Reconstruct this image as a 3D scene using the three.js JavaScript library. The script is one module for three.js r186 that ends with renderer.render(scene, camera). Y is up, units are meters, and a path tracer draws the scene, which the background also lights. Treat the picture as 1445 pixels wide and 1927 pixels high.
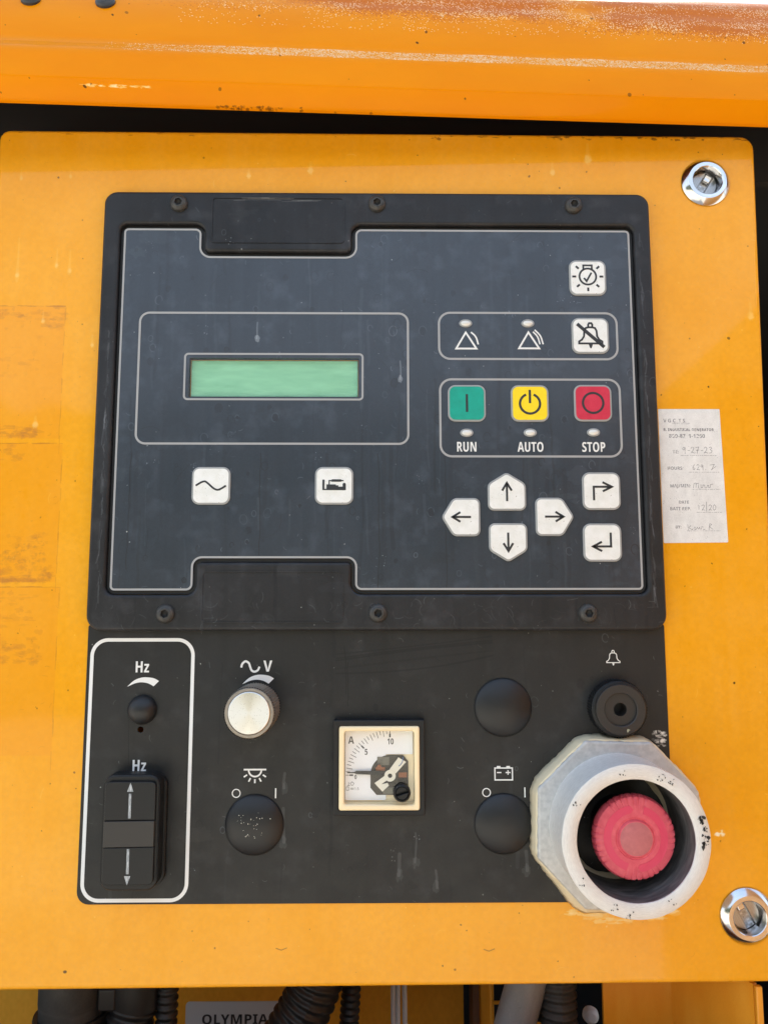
import * as THREE from 'three';
import { mergeGeometries, mergeVertices, toCreasedNormals } from 'three/addons/utils/BufferGeometryUtils.js';
import { RoundedBoxGeometry } from 'three/addons/geometries/RoundedBoxGeometry.js';
import { FontLoader } from 'three/addons/loaders/FontLoader.js';
import { TextGeometry } from 'three/addons/geometries/TextGeometry.js';

// ---------------------------------------------------------------- camera, sky, sun, exposure
const scene = new THREE.Scene();
const camera = new THREE.PerspectiveCamera(67.32, 767 / 1024, 0.02, 200);
camera.position.set(0, 0, 0.4);
camera.rotation.set(THREE.MathUtils.degToRad(6.772), THREE.MathUtils.degToRad(-0.634), THREE.MathUtils.degToRad(-0.038), 'YXZ');
scene.add(camera);

const renderer = new THREE.WebGLRenderer({ antialias: true });
renderer.toneMapping = THREE.LinearToneMapping;
renderer.toneMappingExposure = 1.86;
renderer.shadowMap.enabled = true;

{ // clear summer sky: pale near the horizon, blue overhead
  const W = 256, H = 128, d = new Float32Array(W * H * 4);
  for (let j = 0; j < H; j++) {
    const el = Math.sin(((j + 0.5) / H - 0.5) * Math.PI);
    const t = Math.pow(Math.max(0, el), 0.55), g = Math.max(0, -el);
    for (let i = 0; i < W; i++) {
      const k = (j * W + i) * 4;
      d[k] = (0.92 * (1 - t) + 0.44 * t) * (1 - 0.5 * Math.min(1, g * 3));
      d[k + 1] = (0.98 * (1 - t) + 0.60 * t) * (1 - 0.5 * Math.min(1, g * 3));
      d[k + 2] = (0.98 * (1 - t) + 0.88 * t) * (1 - 0.55 * Math.min(1, g * 3));
      d[k + 3] = 1;
    }
  }
  const sky = new THREE.DataTexture(d, W, H, THREE.RGBAFormat, THREE.FloatType);
  sky.mapping = THREE.EquirectangularReflectionMapping;
  sky.minFilter = sky.magFilter = THREE.LinearFilter;
  sky.needsUpdate = true;
  scene.background = sky; scene.environment = sky;
}
const sun = new THREE.DirectionalLight(new THREE.Color(1, 0.95, 0.86), 4.9);   // high, behind the machine: the panel is in open shade
sun.position.set(0.6, 2.3, -1.55);
sun.castShadow = true; sun.shadow.mapSize.set(2048, 2048);
Object.assign(sun.shadow.camera, { left: -2, right: 2, top: 2, bottom: -2, near: 0.1, far: 8 });
scene.add(sun); scene.add(sun.target);

// ---------------------------------------------------------------- helpers (all modelling numbers are millimetres)
const S = 0.001, R = THREE.MathUtils.degToRad;
let seed = 7;
function rnd() { seed = (seed * 1664525 + 1013904223) >>> 0; return seed / 4294967296; }
const rr = (a, b) => a + (b - a) * rnd();
const used = new Map();
function numbered(n) { const k = used.get(n) || 0; used.set(n, k + 1); return k ? n + '_' + String(k).padStart(3, '0') : n; }
function thing(name, label, category, p = [0, 0, 0], group, kind) {
  const o = new THREE.Group(); o.name = numbered(name); scene.add(o);
  o.position.set(p[0] * S, p[1] * S, p[2] * S);
  o.userData = { label, category };
  if (group) o.userData.group = group;
  if (kind) o.userData.kind = kind;
  return o;
}
function clean(g) { // one layout for every geometry
  let n = g.index ? g.toNonIndexed() : g;
  for (const k of Object.keys(n.attributes)) if (!['position', 'normal', 'uv'].includes(k)) n.deleteAttribute(k);
  if (!n.attributes.normal) n.computeVertexNormals();
  if (!n.attributes.uv) n.setAttribute('uv', new THREE.BufferAttribute(new Float32Array(n.attributes.position.count * 2), 2));
  n.clearGroups();
  return n;
}
function merge(list) { return list.length === 1 ? clean(list[0]) : mergeGeometries(list.map(clean)); }
function planarUV(g, x0, y0, w, h) {
  const p = g.attributes.position, u = g.attributes.uv;
  for (let i = 0; i < p.count; i++) u.setXY(i, (p.getX(i) - x0) / w, (p.getY(i) - y0) / h);
  return g;
}
function part(name, geo, mat, parent, p, uvBox) {
  let g = merge(Array.isArray(geo) ? geo : [geo]);
  if (uvBox) planarUV(g, ...uvBox);
  g.scale(S, S, S);
  const m = new THREE.Mesh(g, mat); m.name = parent ? name : numbered(name);
  if (p) m.position.set(p[0] * S, p[1] * S, p[2] * S);
  m.castShadow = m.receiveShadow = true;
  (parent || scene).add(m);
  return m;
}
const T = (g, x, y, z = 0) => g.translate(x, y, z);
function lathe(prof, seg = 64) { // profile [r, z], axis towards +z
  return new THREE.LatheGeometry(prof.map(([r, z]) => new THREE.Vector2(Math.max(r, 0), z)), seg).rotateX(Math.PI / 2);
}
function latheCrease(prof, seg = 64, ang = 0.5) { return toCreasedNormals(clean(lathe(prof, seg)), ang); }
function cyl(r0, r1, z0, z1, seg = 48) { return T(new THREE.CylinderGeometry(r1, r0, z1 - z0, seg).rotateX(Math.PI / 2), 0, 0, (z0 + z1) / 2); }
function rbox(w, h, d, r, seg = 3) { return new RoundedBoxGeometry(w, h, d, seg, r); }
// rounded polygon: corners [x, y, r]
function roundPts(c, seg = 6) {
  const out = [], n = c.length;
  for (let i = 0; i < n; i++) {
    const [x, y, r = 0] = c[i], a = c[(i + n - 1) % n], b = c[(i + 1) % n];
    const p = new THREE.Vector2(x, y), u = new THREE.Vector2(a[0] - x, a[1] - y).normalize(), v = new THREE.Vector2(b[0] - x, b[1] - y).normalize();
    if (r <= 0.01) { out.push(p); continue; }
    const half = Math.acos(THREE.MathUtils.clamp(u.dot(v), -1, 1)) / 2, t = r / Math.tan(half);
    const m = u.clone().add(v).normalize().multiplyScalar(r / Math.sin(half)).add(p);
    const s = p.clone().addScaledVector(u, t), e = p.clone().addScaledVector(v, t);
    let a0 = Math.atan2(s.y - m.y, s.x - m.x), a1 = Math.atan2(e.y - m.y, e.x - m.x);
    let d = a1 - a0; while (d > Math.PI) d -= 2 * Math.PI; while (d < -Math.PI) d += 2 * Math.PI;
    for (let k = 0; k <= seg; k++) out.push(new THREE.Vector2(m.x + r * Math.cos(a0 + d * k / seg), m.y + r * Math.sin(a0 + d * k / seg)));
  }
  return out;
}
function offsetPoly(c, d) { // grows a counter-clockwise polygon by d
  const n = c.length;
  return c.map(([x, y, r = 0], i) => {
    const a = c[(i + n - 1) % n], b = c[(i + 1) % n];
    const e1 = new THREE.Vector2(x - a[0], y - a[1]).normalize(), e2 = new THREE.Vector2(b[0] - x, b[1] - y).normalize();
    const n1 = new THREE.Vector2(e1.y, -e1.x), n2 = new THREE.Vector2(e2.y, -e2.x);
    const m = n1.clone().add(n2).normalize(), k = d / m.dot(n1), convex = e1.cross(e2) > 0;
    return [x + m.x * k, y + m.y * k, r ? Math.max(0.05, r + (convex ? d : -d)) : 0];
  });
}
const rect = (x0, y0, x1, y1, r = 0) => [[x0, y0, r], [x1, y0, r], [x1, y1, r], [x0, y1, r]];
function extr(outer, z0, z1, bevel = 0, holes = [], bseg = 2, cs = 6) {
  const s = new THREE.Shape(roundPts(outer, cs));
  for (const h of holes) s.holes.push(new THREE.Path((h[0] instanceof THREE.Vector2 ? h : roundPts(h, cs)).slice().reverse()));
  const g = new THREE.ExtrudeGeometry(s, bevel
    ? { depth: z1 - z0 - bevel, bevelEnabled: true, bevelSize: bevel, bevelThickness: bevel, bevelOffset: -bevel, bevelSegments: bseg, curveSegments: 6 }
    : { depth: z1 - z0, bevelEnabled: false, curveSegments: 6 });
  return T(g, 0, 0, z0);
}
// flat ribbon along a polyline: print, frames, strokes
function ribbon(pts, w, z0, h = 0.12, closed = false) {
  const P = pts.map(p => (p.isVector2 ? p : new THREE.Vector2(p[0], p[1]))), n = P.length, pos = [], idx = [];
  for (let i = 0; i < n; i++) {
    const a = closed ? P[(i + n - 1) % n] : P[Math.max(0, i - 1)], b = closed ? P[(i + 1) % n] : P[Math.min(n - 1, i + 1)], p = P[i];
    let e1 = p.clone().sub(a), e2 = b.clone().sub(p);
    if (e1.lengthSq() < 1e-9) e1 = e2.clone(); if (e2.lengthSq() < 1e-9) e2 = e1.clone();
    e1.normalize(); e2.normalize();
    const n1 = new THREE.Vector2(-e1.y, e1.x), n2 = new THREE.Vector2(-e2.y, e2.x), m = n1.clone().add(n2).normalize(), k = (w / 2) / Math.max(0.35, m.dot(n1));
    for (const s of [1, -1]) for (const z of [z0 + h, z0]) pos.push(p.x + s * m.x * k, p.y + s * m.y * k, z);
  }
  const N = closed ? n : n - 1, q = (a, b, c, d) => idx.push(a, b, c, a, c, d);
  for (let i = 0; i < N; i++) {
    const a = i * 4, b = ((i + 1) % n) * 4;
    q(a, a + 2, b + 2, b); q(a + 1, a, b, b + 1); q(a + 2, a + 3, b + 3, b + 2);
  }
  if (!closed) { q(0, 1, 3, 2); const e = (n - 1) * 4; q(e + 1, e, e + 2, e + 3); }
  let g = new THREE.BufferGeometry();
  g.setAttribute('position', new THREE.Float32BufferAttribute(pos, 3)); g.setIndex(idx);
  g = g.toNonIndexed(); g.computeVertexNormals();
  return g;
}
const arc = (cx, cy, r, a0, a1, n = 24) => Array.from({ length: n + 1 }, (_, i) => [cx + r * Math.cos(R(a0 + (a1 - a0) * i / n)), cy + r * Math.sin(R(a0 + (a1 - a0) * i / n))]);
const ring = (cx, cy, r, w, z, h) => ribbon(arc(cx, cy, r, 0, 360, 40).slice(0, 40), w, z, h, true);
const curve = (pts, n = 40) => new THREE.CatmullRomCurve3(pts.map(p => new THREE.Vector3(p[0], p[1], 0))).getPoints(n).map(p => [p.x, p.y]);
const poly = (pts, z0, h = 0.12) => extr(pts, z0, z0 + h);
const boldFont = await new FontLoader().loadAsync('fonts/droid/droid_sans_bold.typeface.json');
const sansFont = await new FontLoader().loadAsync('fonts/droid/droid_sans_regular.typeface.json');
function text(str, x, y, height, z, sx = 1, font = boldFont, h = 0.12) { // centred on x, y; height of the capitals
  const g = new TextGeometry(str, { font, size: height, depth: h, curveSegments: 5, bevelEnabled: false });
  g.computeBoundingBox(); const b = g.boundingBox;
  g.translate(-(b.min.x + b.max.x) / 2, -(b.min.y + b.max.y) / 2, z);
  return g.scale(sx, 1, 1).translate(x, y, 0);
}

// ---------------------------------------------------------------- textures
const perm = new Uint8Array(65536); for (let i = 0; i < 65536; i++) perm[i] = (rnd() * 256) | 0;
function vnoise(x, y) {
  const xi = Math.floor(x), yi = Math.floor(y), fx = x - xi, fy = y - yi, u = fx * fx * (3 - 2 * fx), v = fy * fy * (3 - 2 * fy);
  const h = (a, b) => perm[((a & 255) << 8) | (b & 255)];
  const a = h(xi, yi), b = h(xi + 1, yi), c = h(xi, yi + 1), d = h(xi + 1, yi + 1);
  return (a + (b - a) * u + (c - a) * v + (a - b - c + d) * u * v) / 255;
}
function fbm(x, y, o = 4) { let s = 0, a = 0.5, t = 0; for (let i = 0; i < o; i++) { s += a * vnoise(x, y); t += a; x = x * 2.03 + 17.3; y = y * 2.03 + 9.1; a *= 0.5; } return s / t; }
// colour canvas addressed in millimetres (y up)
function sheet(x0, y0, w, h, res, base) {
  const W = Math.round(w * res), H = Math.round(h * res), c = document.createElement('canvas');
  c.width = W; c.height = H;
  const ctx = c.getContext('2d'), im = ctx.createImageData(W, H);
  for (let j = 0; j < H; j++) for (let i = 0; i < W; i++) {
    const col = base(x0 + i / res, y0 + h - j / res), k = (j * W + i) * 4;
    im.data[k] = col[0]; im.data[k + 1] = col[1]; im.data[k + 2] = col[2]; im.data[k + 3] = 255;
  }
  ctx.putImageData(im, 0, 0);
  ctx.setTransform(res, 0, 0, -res, -x0 * res, (y0 + h) * res);
  ctx.lineCap = 'round'; ctx.lineJoin = 'round';
  return { c, ctx, box: [x0, y0, w, h] };
}
function tex(c, srgb = true) {
  const t = new THREE.CanvasTexture(c); if (srgb) t.colorSpace = THREE.SRGBColorSpace;
  t.wrapS = t.wrapT = THREE.RepeatWrapping; t.minFilter = THREE.LinearMipmapLinearFilter; t.magFilter = THREE.LinearFilter; return t;
}
function dataTex(W, H, f, rx = 1, ry = 1) { // grey data
  const d = new Uint8Array(W * H * 4);
  for (let j = 0; j < H; j++) for (let i = 0; i < W; i++) { const v = Math.max(0, Math.min(255, f(i, j) * 255)), k = (j * W + i) * 4; d[k] = d[k + 1] = d[k + 2] = v; d[k + 3] = 255; }
  const t = new THREE.DataTexture(d, W, H); t.wrapS = t.wrapT = THREE.RepeatWrapping; t.magFilter = THREE.LinearFilter; t.minFilter = THREE.LinearFilter; t.repeat.set(rx, ry); t.needsUpdate = true; return t;
}
function tileNoise(f, W) { // wraps a noise by cross-fading
  return (i, j) => { const u = i / W, v = j / W; return f(i, j) * (1 - u) * (1 - v) + f(i - W, j) * u * (1 - v) + f(i, j - W) * (1 - u) * v + f(i - W, j - W) * u * v; };
}
function flecks(ctx, [x0, y0, w, h], n, col, s0, s1, amin = 0.3, amax = 0.9) {
  for (let i = 0; i < n; i++) {
    ctx.fillStyle = `rgba(${col},${rr(amin, amax).toFixed(2)})`; const s = s0 + (s1 - s0) * Math.pow(rnd(), 3);
    ctx.beginPath(); ctx.ellipse(x0 + rnd() * w, y0 + rnd() * h, s, s * rr(0.5, 1), rnd() * 3, 0, 7); ctx.fill();
  }
}
function hairs(ctx, [x0, y0, w, h], n, col, len, lw, amin = 0.1, amax = 0.4) {
  for (let i = 0; i < n; i++) {
    const x = x0 + rnd() * w, y = y0 + rnd() * h, a = rnd() * 6.3, l = len * rr(0.3, 1), b = rr(-1, 1) * l * 0.5;
    ctx.strokeStyle = `rgba(${col},${rr(amin, amax).toFixed(2)})`; ctx.lineWidth = lw * rr(0.5, 1.2);
    ctx.beginPath(); ctx.moveTo(x, y); ctx.quadraticCurveTo(x + Math.cos(a) * l * 0.5 - Math.sin(a) * b, y + Math.sin(a) * l * 0.5 + Math.cos(a) * b, x + Math.cos(a) * l, y + Math.sin(a) * l); ctx.stroke();
  }
}
function blot(ctx, x, y, rx, ry, col, a, rough = 0.35) { // irregular stain with an outline of its own
  ctx.fillStyle = `rgba(${col},${a})`; ctx.beginPath();
  const s = rnd() * 99, n = 40;
  for (let k = 0; k <= n; k++) { const t = k / n * 6.2832, m = 1 + rough * 2 * (fbm(s + Math.cos(t) * 1.8, s + Math.sin(t) * 1.8, 3) - 0.5); const X = x + Math.cos(t) * rx * m, Y = y + Math.sin(t) * ry * m; k ? ctx.lineTo(X, Y) : ctx.moveTo(X, Y); }
  ctx.fill();
}
function runMark(ctx, x, y, len, lw, col, a) { // dried water run
  ctx.strokeStyle = `rgba(${col},${a})`; ctx.lineWidth = lw; ctx.beginPath(); ctx.moveTo(x, y);
  let X = x; const n = Math.max(3, Math.round(len / 4)); for (let k = 1; k <= n; k++) { X += rr(-0.5, 0.5); ctx.lineTo(X, y - len * k / n); } ctx.stroke();
}
const mix = (a, b, t) => [a[0] + (b[0] - a[0]) * t, a[1] + (b[1] - a[1]) * t, a[2] + (b[2] - a[2]) * t];

// yellow painted front with the ghosts of peeled labels, drips and specks
const YEL = [238, 162, 18];
const panelSheet = sheet(-214, -190, 430, 456, 4.4, (x, y) => {
  const n = fbm(x * 0.03 + 5, y * 0.03 + 9, 4) - 0.5, f = fbm(x * 0.5, y * 0.5, 3) - 0.5, st = fbm(x * 0.25 + 40, y * 0.02, 3) - 0.5;
  let c = mix(YEL, [242, 171, 52], Math.max(0, Math.min(0.7, 0.3 + n * 1.2 + st * 0.5)));
  const g = f * 9; c = [c[0] + g, c[1] + g, c[2] + g];
  // dust caught in the pores of the paint
  const d = fbm(x * 1.3 + 70, y * 1.3, 2), dd = fbm(x * 0.05 + 3, y * 0.05 + 30, 3);
  if (d > 0.70 - 0.1 * dd) c = mix(c, [222, 160, 80], 0.16);
  return c;
});
{
  const { ctx } = panelSheet;
  const ghosts = [[-212, 86.5, -167, 159.4], [-212, 11, -165, 84], [-212, -76, -163, 8.5]];
  for (const [a, b, c, d] of ghosts) {
    ctx.fillStyle = 'rgba(232,148,34,0.35)'; ctx.fillRect(a, b, c - a, d - b);
    ctx.strokeStyle = 'rgba(190,120,40,0.35)'; ctx.lineWidth = 0.35;
    for (let k = 0; k < 22; k++) { const x = a + rnd() * (c - a), l = rr(2, 9); ctx.beginPath(); ctx.moveTo(x, d + rr(-0.3, 0.3)); ctx.lineTo(Math.min(c, x + l), d + rr(-0.3, 0.3)); ctx.stroke(); }
    for (let k = 0; k < 12; k++) { const y = b + rnd() * (d - b), l = rr(3, 10); ctx.beginPath(); ctx.moveTo(c + rr(-0.3, 0.3), y); ctx.lineTo(c + rr(-0.3, 0.3), y - l); ctx.stroke(); }
  }
  const glue = (x0, y0, x1, y1, n, a, col = '176,112,58') => { for (let k = 0; k < n; k++) { const x = rr(x0, x1), y = y0 + (y1 - y0) * Math.pow(rnd(), 1.5); blot(ctx, x, y, rr(0.5, 3.4), rr(0.3, 1.5), col, a * rr(0.4, 1), 0.9); } };
  glue(-212, 11.5, -168, 19, 130, 0.22); for (let k = 0; k < 170; k++) { const x = rr(-206, -171), y = 20 + 18 * rnd() * Math.max(0.1, (x + 206) / 35); blot(ctx, x, y, rr(0.2, 1.3), rr(0.2, 0.9), '176,116,62', rr(0.08, 0.26), 1); } glue(-192, 22, -173, 36, 26, 0.16); glue(-212, 87.5, -178, 94, 70, 0.28); glue(-182, 146, -167, 159, 26, 0.2);
  glue(-212, 75, -185, 83, 20, 0.22); glue(-212, -30, -172, 7, 90, 0.2); glue(-210, 120, -180, 158, 30, 0.12); glue(-212, 153, -190, 159, 24, 0.25);
  hairs(ctx, [-212, -76, 48, 235], 60, '140,84,34', 2.4, 0.2, 0.15, 0.4);
  for (const [x, y, l, w] of [[-173, 186, 12, 2.2], [-166, 184, 15, 2.4], [-194, 185, 26, 2.6], [-195, 235, 8, 2], [-178.8, 153, 7, 2.2], [-152, 140, 7, 2.2], [-180, 96, 6, 3.6], [-202, 124, 5, 2], [-168, 235, 5, 2], [118, 249, 12, 5], [-36, 240, 7, 4], [-70, 236, 5, 3], [98, 240, 8, 3.4], [204, 158, 10, 4], [-195, -70, 12, 2], [-199, -120, 6, 2]]) {
    ctx.fillStyle = 'rgba(255,222,170,0.16)'; ctx.beginPath(); ctx.moveTo(x - w * 0.14, y + l * 0.5); ctx.quadraticCurveTo(x - w * 0.2, y - l * 0.2, x - w * 0.5, y - l * 0.35); ctx.quadraticCurveTo(x, y - l * 0.62, x + w * 0.5, y - l * 0.33); ctx.quadraticCurveTo(x + w * 0.2, y - l * 0.2, x + w * 0.14, y + l * 0.5); ctx.fill();
    ctx.fillStyle = 'rgba(255,232,195,0.3)'; for (let q = 0; q < 3; q++) blot(ctx, x + rr(-0.3, 0.3), y - l * 0.33 + rr(-0.4, 0.8), w * 0.38, w * 0.5, '255,226,180', 0.12, 0.7);
  }
  for (let k = 0; k < 60; k++) blot(ctx, rr(30, 210), rr(257.2, 260.6), rr(0.4, 2.2), rr(0.2, 0.8), '92,58,26', rr(0.2, 0.6), 0.9);
  for (let k = 0; k < 26; k++) blot(ctx, rr(-200, 30), rr(258, 260.8), rr(0.4, 1.6), rr(0.15, 0.5), '120,70,26', rr(0.15, 0.4), 0.9);
  flecks(ctx, panelSheet.box, 520, '96,56,14', 0.12, 0.6, 0.25, 0.8);
  flecks(ctx, panelSheet.box, 60, '40,26,12', 0.2, 0.9, 0.5, 0.9);
  flecks(ctx, panelSheet.box, 240, '255,226,170', 0.12, 0.6, 0.2, 0.6);
  hairs(ctx, panelSheet.box, 60, '160,100,34', 3, 0.18, 0.12, 0.4);
  hairs(ctx, panelSheet.box, 60, '255,220,160', 6, 0.3, 0.15, 0.4);
  for (const [x, y] of [[-46, -169], [56, -170]]) { ctx.strokeStyle = 'rgba(110,70,20,0.8)'; ctx.lineWidth = 0.35; ctx.beginPath(); ctx.moveTo(x - 2.6, y + 0.8); ctx.lineTo(x, y); ctx.lineTo(x + 2.6, y + 1); ctx.stroke(); }
  // smeared sealant around the pipe fitting
  for (let k = 0; k < 46; k++) { const x = rr(92, 150); blot(ctx, x, -151.5 - rr(0, 6) * Math.sin((x - 92) / 58 * 3.1), rr(1.5, 5), rr(0.4, 1.2), '246,224,178', rr(0.15, 0.5), 0.8); }
  for (let k = 0; k < 10; k++) blot(ctx, 172.9 + rr(-2, 2), -114.6 + rr(-1.4, 1.4), rr(0.5, 1.6), rr(0.4, 1), '250,240,215', 0.7, 0.8);
  blot(ctx, 164, -130, 1.6, 2, '255,214,160', 0.4, 0.6);
}
const peel = dataTex(512, 512, tileNoise((i, j) => 0.75 * fbm(i / 26 + 100, j / 26 + 100, 2) + 0.25 * fbm(i / 90 + 60, j / 90 + 60, 1), 512), 5.5, 6);
const paintRough = dataTex(512, 512, (i, j) => 0.30 + 0.5 * Math.max(0, fbm(i / 40, j / 40, 5) - 0.42) + 0.15 * (fbm(i / 3 + 5, j / 3, 2) - 0.5));
const panelMap = tex(panelSheet.c);

// black satin sheet with water marks
function blackSheet(box, res, base, k = 1, marks = 1) {
  const s = sheet(...box, res, (x, y) => {
    const n = fbm(x * 0.035 + 11, y * 0.025 + 4, 4) - 0.5, v = fbm(x * 0.22 + 31, y * 0.012 + 8, 3) - 0.5, f = fbm(x * 1.6, y * 1.6, 2) - 0.5, m = fbm(x * 0.12 + 51, y * 0.12 + 2, 5);
    let g = (n * 14 + v * 9 + f * 7) * k;
    if (m > 0.56) g += (m - 0.56) * 60 * k;
    return [base[0] + g, base[1] + g, base[2] + g * 1.05];
  });
  const { ctx } = s, [x0, y0, w, h] = box, A = w * h / 90000;
  for (let i = 0; i < 90 * A * marks; i++) runMark(ctx, x0 + rnd() * w, y0 + rnd() * h, rr(10, 70), rr(0.3, 2.2), rnd() < 0.6 ? '8,8,12' : '86,92,102', rr(0.06, 0.2));
  for (let i = 0; i < 150 * A * marks; i++) { // tide rings left by drops
    const x = x0 + rnd() * w, y = y0 + rnd() * h, r = rr(0.8, 2.8); ctx.strokeStyle = `rgba(${rnd() < 0.7 ? '12,12,16' : '112,118,128'},${rr(0.2, 0.5).toFixed(2)})`; ctx.lineWidth = rr(0.25, 0.5);
    ctx.beginPath(); ctx.ellipse(x, y, r * 0.75, r, rr(-0.2, 0.2), 0, rr(4, 6.3)); ctx.stroke();
    if (rnd() < 0.3) blot(ctx, x, y, r * 0.7, r * 0.9, '14,14,20', 0.3, 0.5);
  }
  for (let i = 0; i < 40 * A * marks; i++) blot(ctx, x0 + rnd() * w, y0 + rnd() * h, rr(2, 9), rr(1, 5), rnd() < 0.5 ? '10,10,14' : '120,124,132', rr(0.04, 0.11), 0.9);
  for (let i = 0; i < 16 * A * marks; i++) { const x = x0 + rnd() * w, y = y0 + rnd() * h; for (let q = 0; q < 14; q++) flecks(ctx, [x - 3, y - 3, 6, 6], 1, '190,194,200', 0.08, 0.35, 0.2, 0.7); }
  hairs(ctx, box, 220 * A, '200,204,210', 3.2, 0.16, 0.15, 0.6);
  hairs(ctx, box, 60 * A, '10,10,12', 16, 0.25, 0.2, 0.5);
  flecks(ctx, box, 330 * A, '206,206,200', 0.08, 0.42, 0.25, 0.9);
  return s;
}
const bezelSheet = blackSheet([-150, -17, 302, 242], 4, [34, 34, 36], 0.9, 0.8);
{
  const { ctx } = bezelSheet; // pale scuffs along the gutter
  for (const [x, y0, y1] of [[143.2, 0, 200], [-141, 0, 150]]) for (let k = 0; k < 60; k++) { const y = rr(y0, y1); runMark(ctx, x + rr(-0.7, 0.7), y, rr(2, 12), rr(0.2, 0.8), '128,132,138', rr(0.08, 0.3)); }
  for (let k = 0; k < 60; k++) hairs(ctx, [-140, -14, 280, 16], 2, '140,146,150', 6, 0.3, 0.1, 0.35);
  for (let k = 0; k < 9; k++) { const x = rr(-84, -40), y = rr(215.5, 218.4); ctx.strokeStyle = `rgba(190,190,186,${rr(0.2, 0.6)})`; ctx.lineWidth = 0.22; ctx.beginPath(); ctx.moveTo(x, y); ctx.lineTo(x + rr(4, 24), y + rr(-0.3, 0.5)); ctx.stroke(); }
}
const membraneSheet = blackSheet([-138, 3, 278, 202], 5, [37, 45, 56], 0.9, 1.7);
{ const { ctx } = membraneSheet;
  for (const [x, y, l] of [[-63, 140, 9], [13, 118, 10], [76, 33, 9]]) { runMark(ctx, x, y + l, l, 0.7, '170,175,180', 0.4); blot(ctx, x, y, 1.3, 2, '180,184,188', 0.45, 0.5); }
  for (const x of [36, -127, -60, 1, 140]) { runMark(ctx, x, 78, rr(55, 72), 0.4, '16,16,20', 0.6); runMark(ctx, x + 3, 78, rr(40, 70), 2.2, '20,22,26', 0.14); }
}
const plateSheet = blackSheet([-150, -150, 302, 138], 4.6, [34, 34, 34], 0.6, 0.55);
{ const { ctx } = plateSheet;
  for (const [x, y, l] of [[20, -128, 14], [12, -134, 10], [-46, -118, 16], [30, -140, 8], [75, -132, 9], [-45.5, -92, 7]]) { runMark(ctx, x, y + l, l, rr(1, 2.2), '120,120,122', 0.3); blot(ctx, x, y, 1.8, 3, '120,122,124', 0.22, 0.6); }
  for (const [x, y, l] of [[-16, -22, 24], [-14, -30, 22], [-124, -50, 30]]) runMark(ctx, x, y, l, 0.35, '14,14,15', 0.8);
  for (let k = 0; k < 5; k++) { ctx.strokeStyle = `rgba(18,18,19,${rr(0.2, 0.5)})`; ctx.lineWidth = rr(0.4, 1.2); ctx.beginPath(); const y = rr(-22, -36); ctx.moveTo(-20, y); ctx.quadraticCurveTo(25, y + rr(0, 8), 60, y + 9); ctx.stroke(); }
  for (let k = 0; k < 30; k++) blot(ctx, 145 + rr(-4, 2.5), -68 + rr(-4.5, 3.2), rr(0.3, 1.6), rr(0.2, 0.8), '238,236,228', rr(0.2, 0.8), 0.9);
}
const bezelMap = tex(bezelSheet.c), membraneMap = tex(membraneSheet.c), plateMap = tex(plateSheet.c);
const satinRough = dataTex(512, 512, (i, j) => 0.46 + 0.22 * (fbm(i / 30 + 8, j / 50, 5) - 0.5) + 0.16 * (fbm(i / 2.5, j / 2.5, 2) - 0.5), 2, 2);
const fineBump = dataTex(256, 256, tileNoise((i, j) => fbm(i / 3 + 300, j / 3 + 300, 2), 256), 14, 14);
const coarseMap = (W, a, b, s, rx = 1, ry = 1) => { // two-tone patina
  const c = document.createElement('canvas'); c.width = c.height = W; const ctx = c.getContext('2d'), im = ctx.createImageData(W, W);
  const F = tileNoise((i, j) => fbm(i / s + 200, j / s + 200, 5), W);
  for (let j = 0; j < W; j++) for (let i = 0; i < W; i++) { const t = Math.max(0, Math.min(1, (F(i, j) - 0.3) * 2.5)), n = (perm[(i * 131 + j * 71) & 65535] / 255 - 0.5) * 10, k = (j * W + i) * 4; for (let q = 0; q < 3; q++) im.data[k + q] = a[q] + (b[q] - a[q]) * t + n; im.data[k + 3] = 255; }
  ctx.putImageData(im, 0, 0); const t = tex(c); t.repeat.set(rx, ry); return t;
};

const keySheet = sheet(-10, -10, 20, 20, 20, (x, y) => { const n = (fbm(x * 0.3 + 4, y * 0.3, 4) - 0.5) * 16 + (fbm(x * 3, y * 3, 2) - 0.5) * 6; return [232 + n, 233 + n, 229 + n * 1.3]; });
flecks(keySheet.ctx, keySheet.box, 26, '120,112,96', 0.08, 0.3, 0.2, 0.7); hairs(keySheet.ctx, keySheet.box, 12, '150,146,136', 3, 0.14, 0.15, 0.4);
const keyMap = tex(keySheet.c);

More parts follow.
